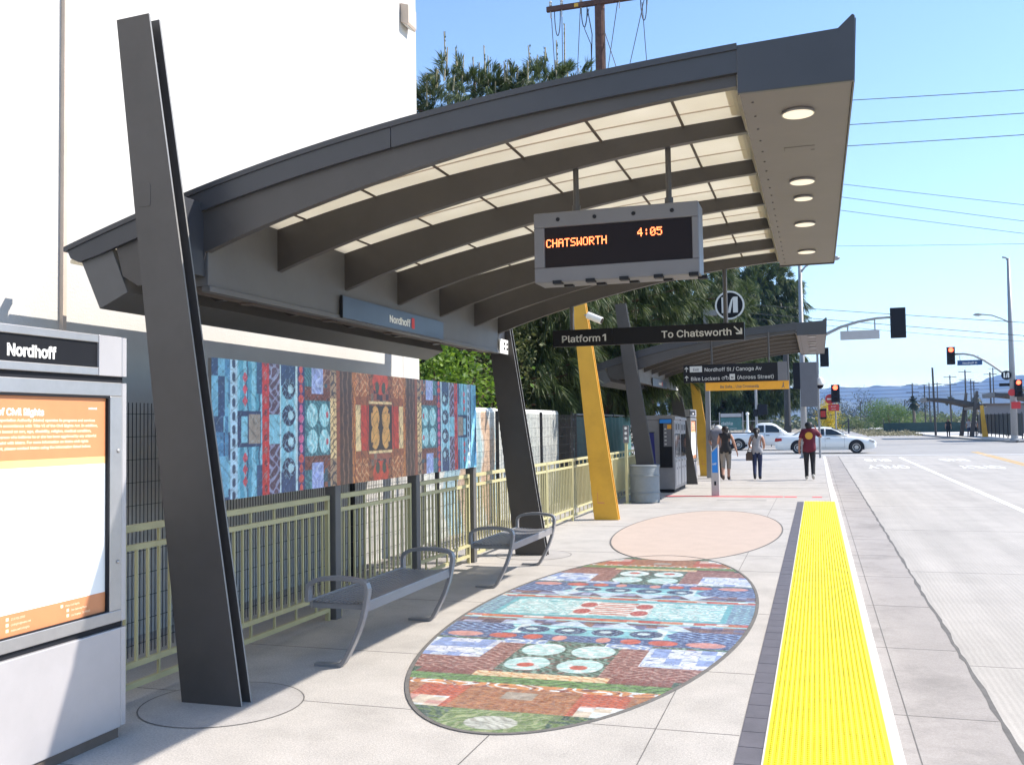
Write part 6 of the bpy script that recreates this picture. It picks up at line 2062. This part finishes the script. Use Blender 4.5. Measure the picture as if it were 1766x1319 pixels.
pn = ['with two crossarms beside the palm tree', 'bare, thick and leaning, at the left end of the far shelters', 'slim with one crossarm', 'slim with two crossarms', 'behind the leaning bare pole', 'with two wide crossarms above the shelter', 'tallest with two crossarms near the middle', 'farther back with two crossarms', 'dark and thick right of the middle', 'tallest at the right with two crossarms', 'short and far away above the green bush', 'bare and short at the left', 'short with one arm at the left', 'with two arms behind the shelter roof']
for k, (x, y, h, na, r) in enumerate(pl):
    t = thing('distant_pole', (x, y, -.15), 'distant utility pole ' + pn[k], 'utility pole', 'distant utility poles')
    MB().tube([(0, 0, 0), (-.12 if k == 1 else 0, 0, h + .15)], [r * .66, r * .5], 8).build('pole', 'dark_pole', t)
    for q in range(na):
        z = h - .15 - q * 1.1
        MB().box((-.85, -.05, z), (.85, .04, z + .08)).build('crossarm', 'dark_pole', t)
for k in range(4):
    wire((-5, 150, 6.4 - k * .55), (46, 150, 7.9 - k * .5), .35, .022, ['top', 'second', 'third', 'bottom'][k] + ' of the thin far wires strung between the distant poles', 'far wires between the distant poles')
t = thing('mustard_column', (14.6, 97, 0), 'tiny distant mustard column under the far shelters', 'column', 'leaning mustard columns')
MB().prism([(-.26, -.1), (.24, -.1), (-.1, 2.9), (-.36, 2.86)], 'y', -.05, .08).build('front_plate', 'mustard', t)
t = thing('far_dark_screen', (15.3, 84, 0), 'dark screen added along the back of the far shelters for dark mass', 'screen')
MB().box((0, 0, .25), (.05, 22, 2.05)).build('screen', 'foliage_base', t)  # plain sheet put in to darken the space under the far roofs
for k in range(12): MB().box((-.07, k * 2 - .04, 0), (-.003, k * 2 + .04, 2.15)).build('post', 'dark_pole', t)
t = thing('small_grey_building', (21, 118, 0), 'low grey service building behind the tall signal pole at right', 'building')
MB().box((-3.2, 0, -.2), (5, 4, 3.1)).build('wall', 'led_box', t)
MB().box((-3.4, -.3, 3.1), (5.2, 4.2, 3.35)).build('roof', 'beam_under', t)
MB().box((-1.5, -.03, .0), (-.6, -.002, 2.1)).build('door', 'dark', t)
# hills
def ridge(name, pts, y0, depth, seed):
    rg = np.random.default_rng(seed)
    xs = np.linspace(pts[0][0], pts[-1][0], 260)
    hs = np.interp(xs, [p[0] for p in pts], [p[1] for p in pts])
    for f, a in ((.004, 5), (.012, 3), (.03, 1.8), (.09, .9), (.2, .6)):
        hs += a * np.sin(xs * f * 6.28 / 1.7 + rg.uniform(0, 6))
    nj = 12
    V, F = [], []
    for j in range(nj + 1):
        u = j / nj
        for i, x in enumerate(xs):
            h = hs[i] * (1 - (1 - u) ** 1.6) + (rg.uniform(-1, 1) * 3 + 9 * math.sin(x * .03 + j) * u * (1 - u) * 2)
            V.append((x, y0 + depth * u, -1 + max(0, h) * 1.0))
    n = len(xs)
    for j in range(nj):
        for i in range(n - 1):
            F.append((j * n + i, j * n + i + 1, (j + 1) * n + i + 1, (j + 1) * n + i))
    o = struct(MB().add(V, F).build(name, 'hill', smooth=True))
    return o
ridge('hills', [(-2600, 90), (-900, 120), (-300, 150), (71, 136), (157, 130), (178, 124), (221, 132), (294, 135), (408, 141), (489, 133), (530, 150), (590, 141), (650, 160), (740, 163), (1000, 170), (1500, 175), (2600, 170)], 3400, 600, 5)
ridge('hills', [(-2600, 40), (-200, 60), (150, 62), (300, 80), (420, 76), (560, 92), (700, 84), (1000, 110), (2400, 120)], 2500, 500, 8)
# ================================================================== AIR
bx = MB().box((-3500, -60, -3), (3800, 4200, 215)).build('haze', 'earth')
hm = bpy.data.materials.new('haze_air')
hm.use_nodes = True
n = hm.node_tree.nodes
n.remove(n['Principled BSDF'])
v = n.new('ShaderNodeVolumePrincipled')
v.inputs['Color'].default_value = (0.27, 0.50, 1.0, 1)
v.inputs['Density'].default_value = 0.00021
hm.node_tree.links.new(v.outputs[0], n['Material Output'].inputs['Volume'])
bx.data.materials.clear(); bx.data.materials.append(hm)
bx['kind'] = 'stuff'
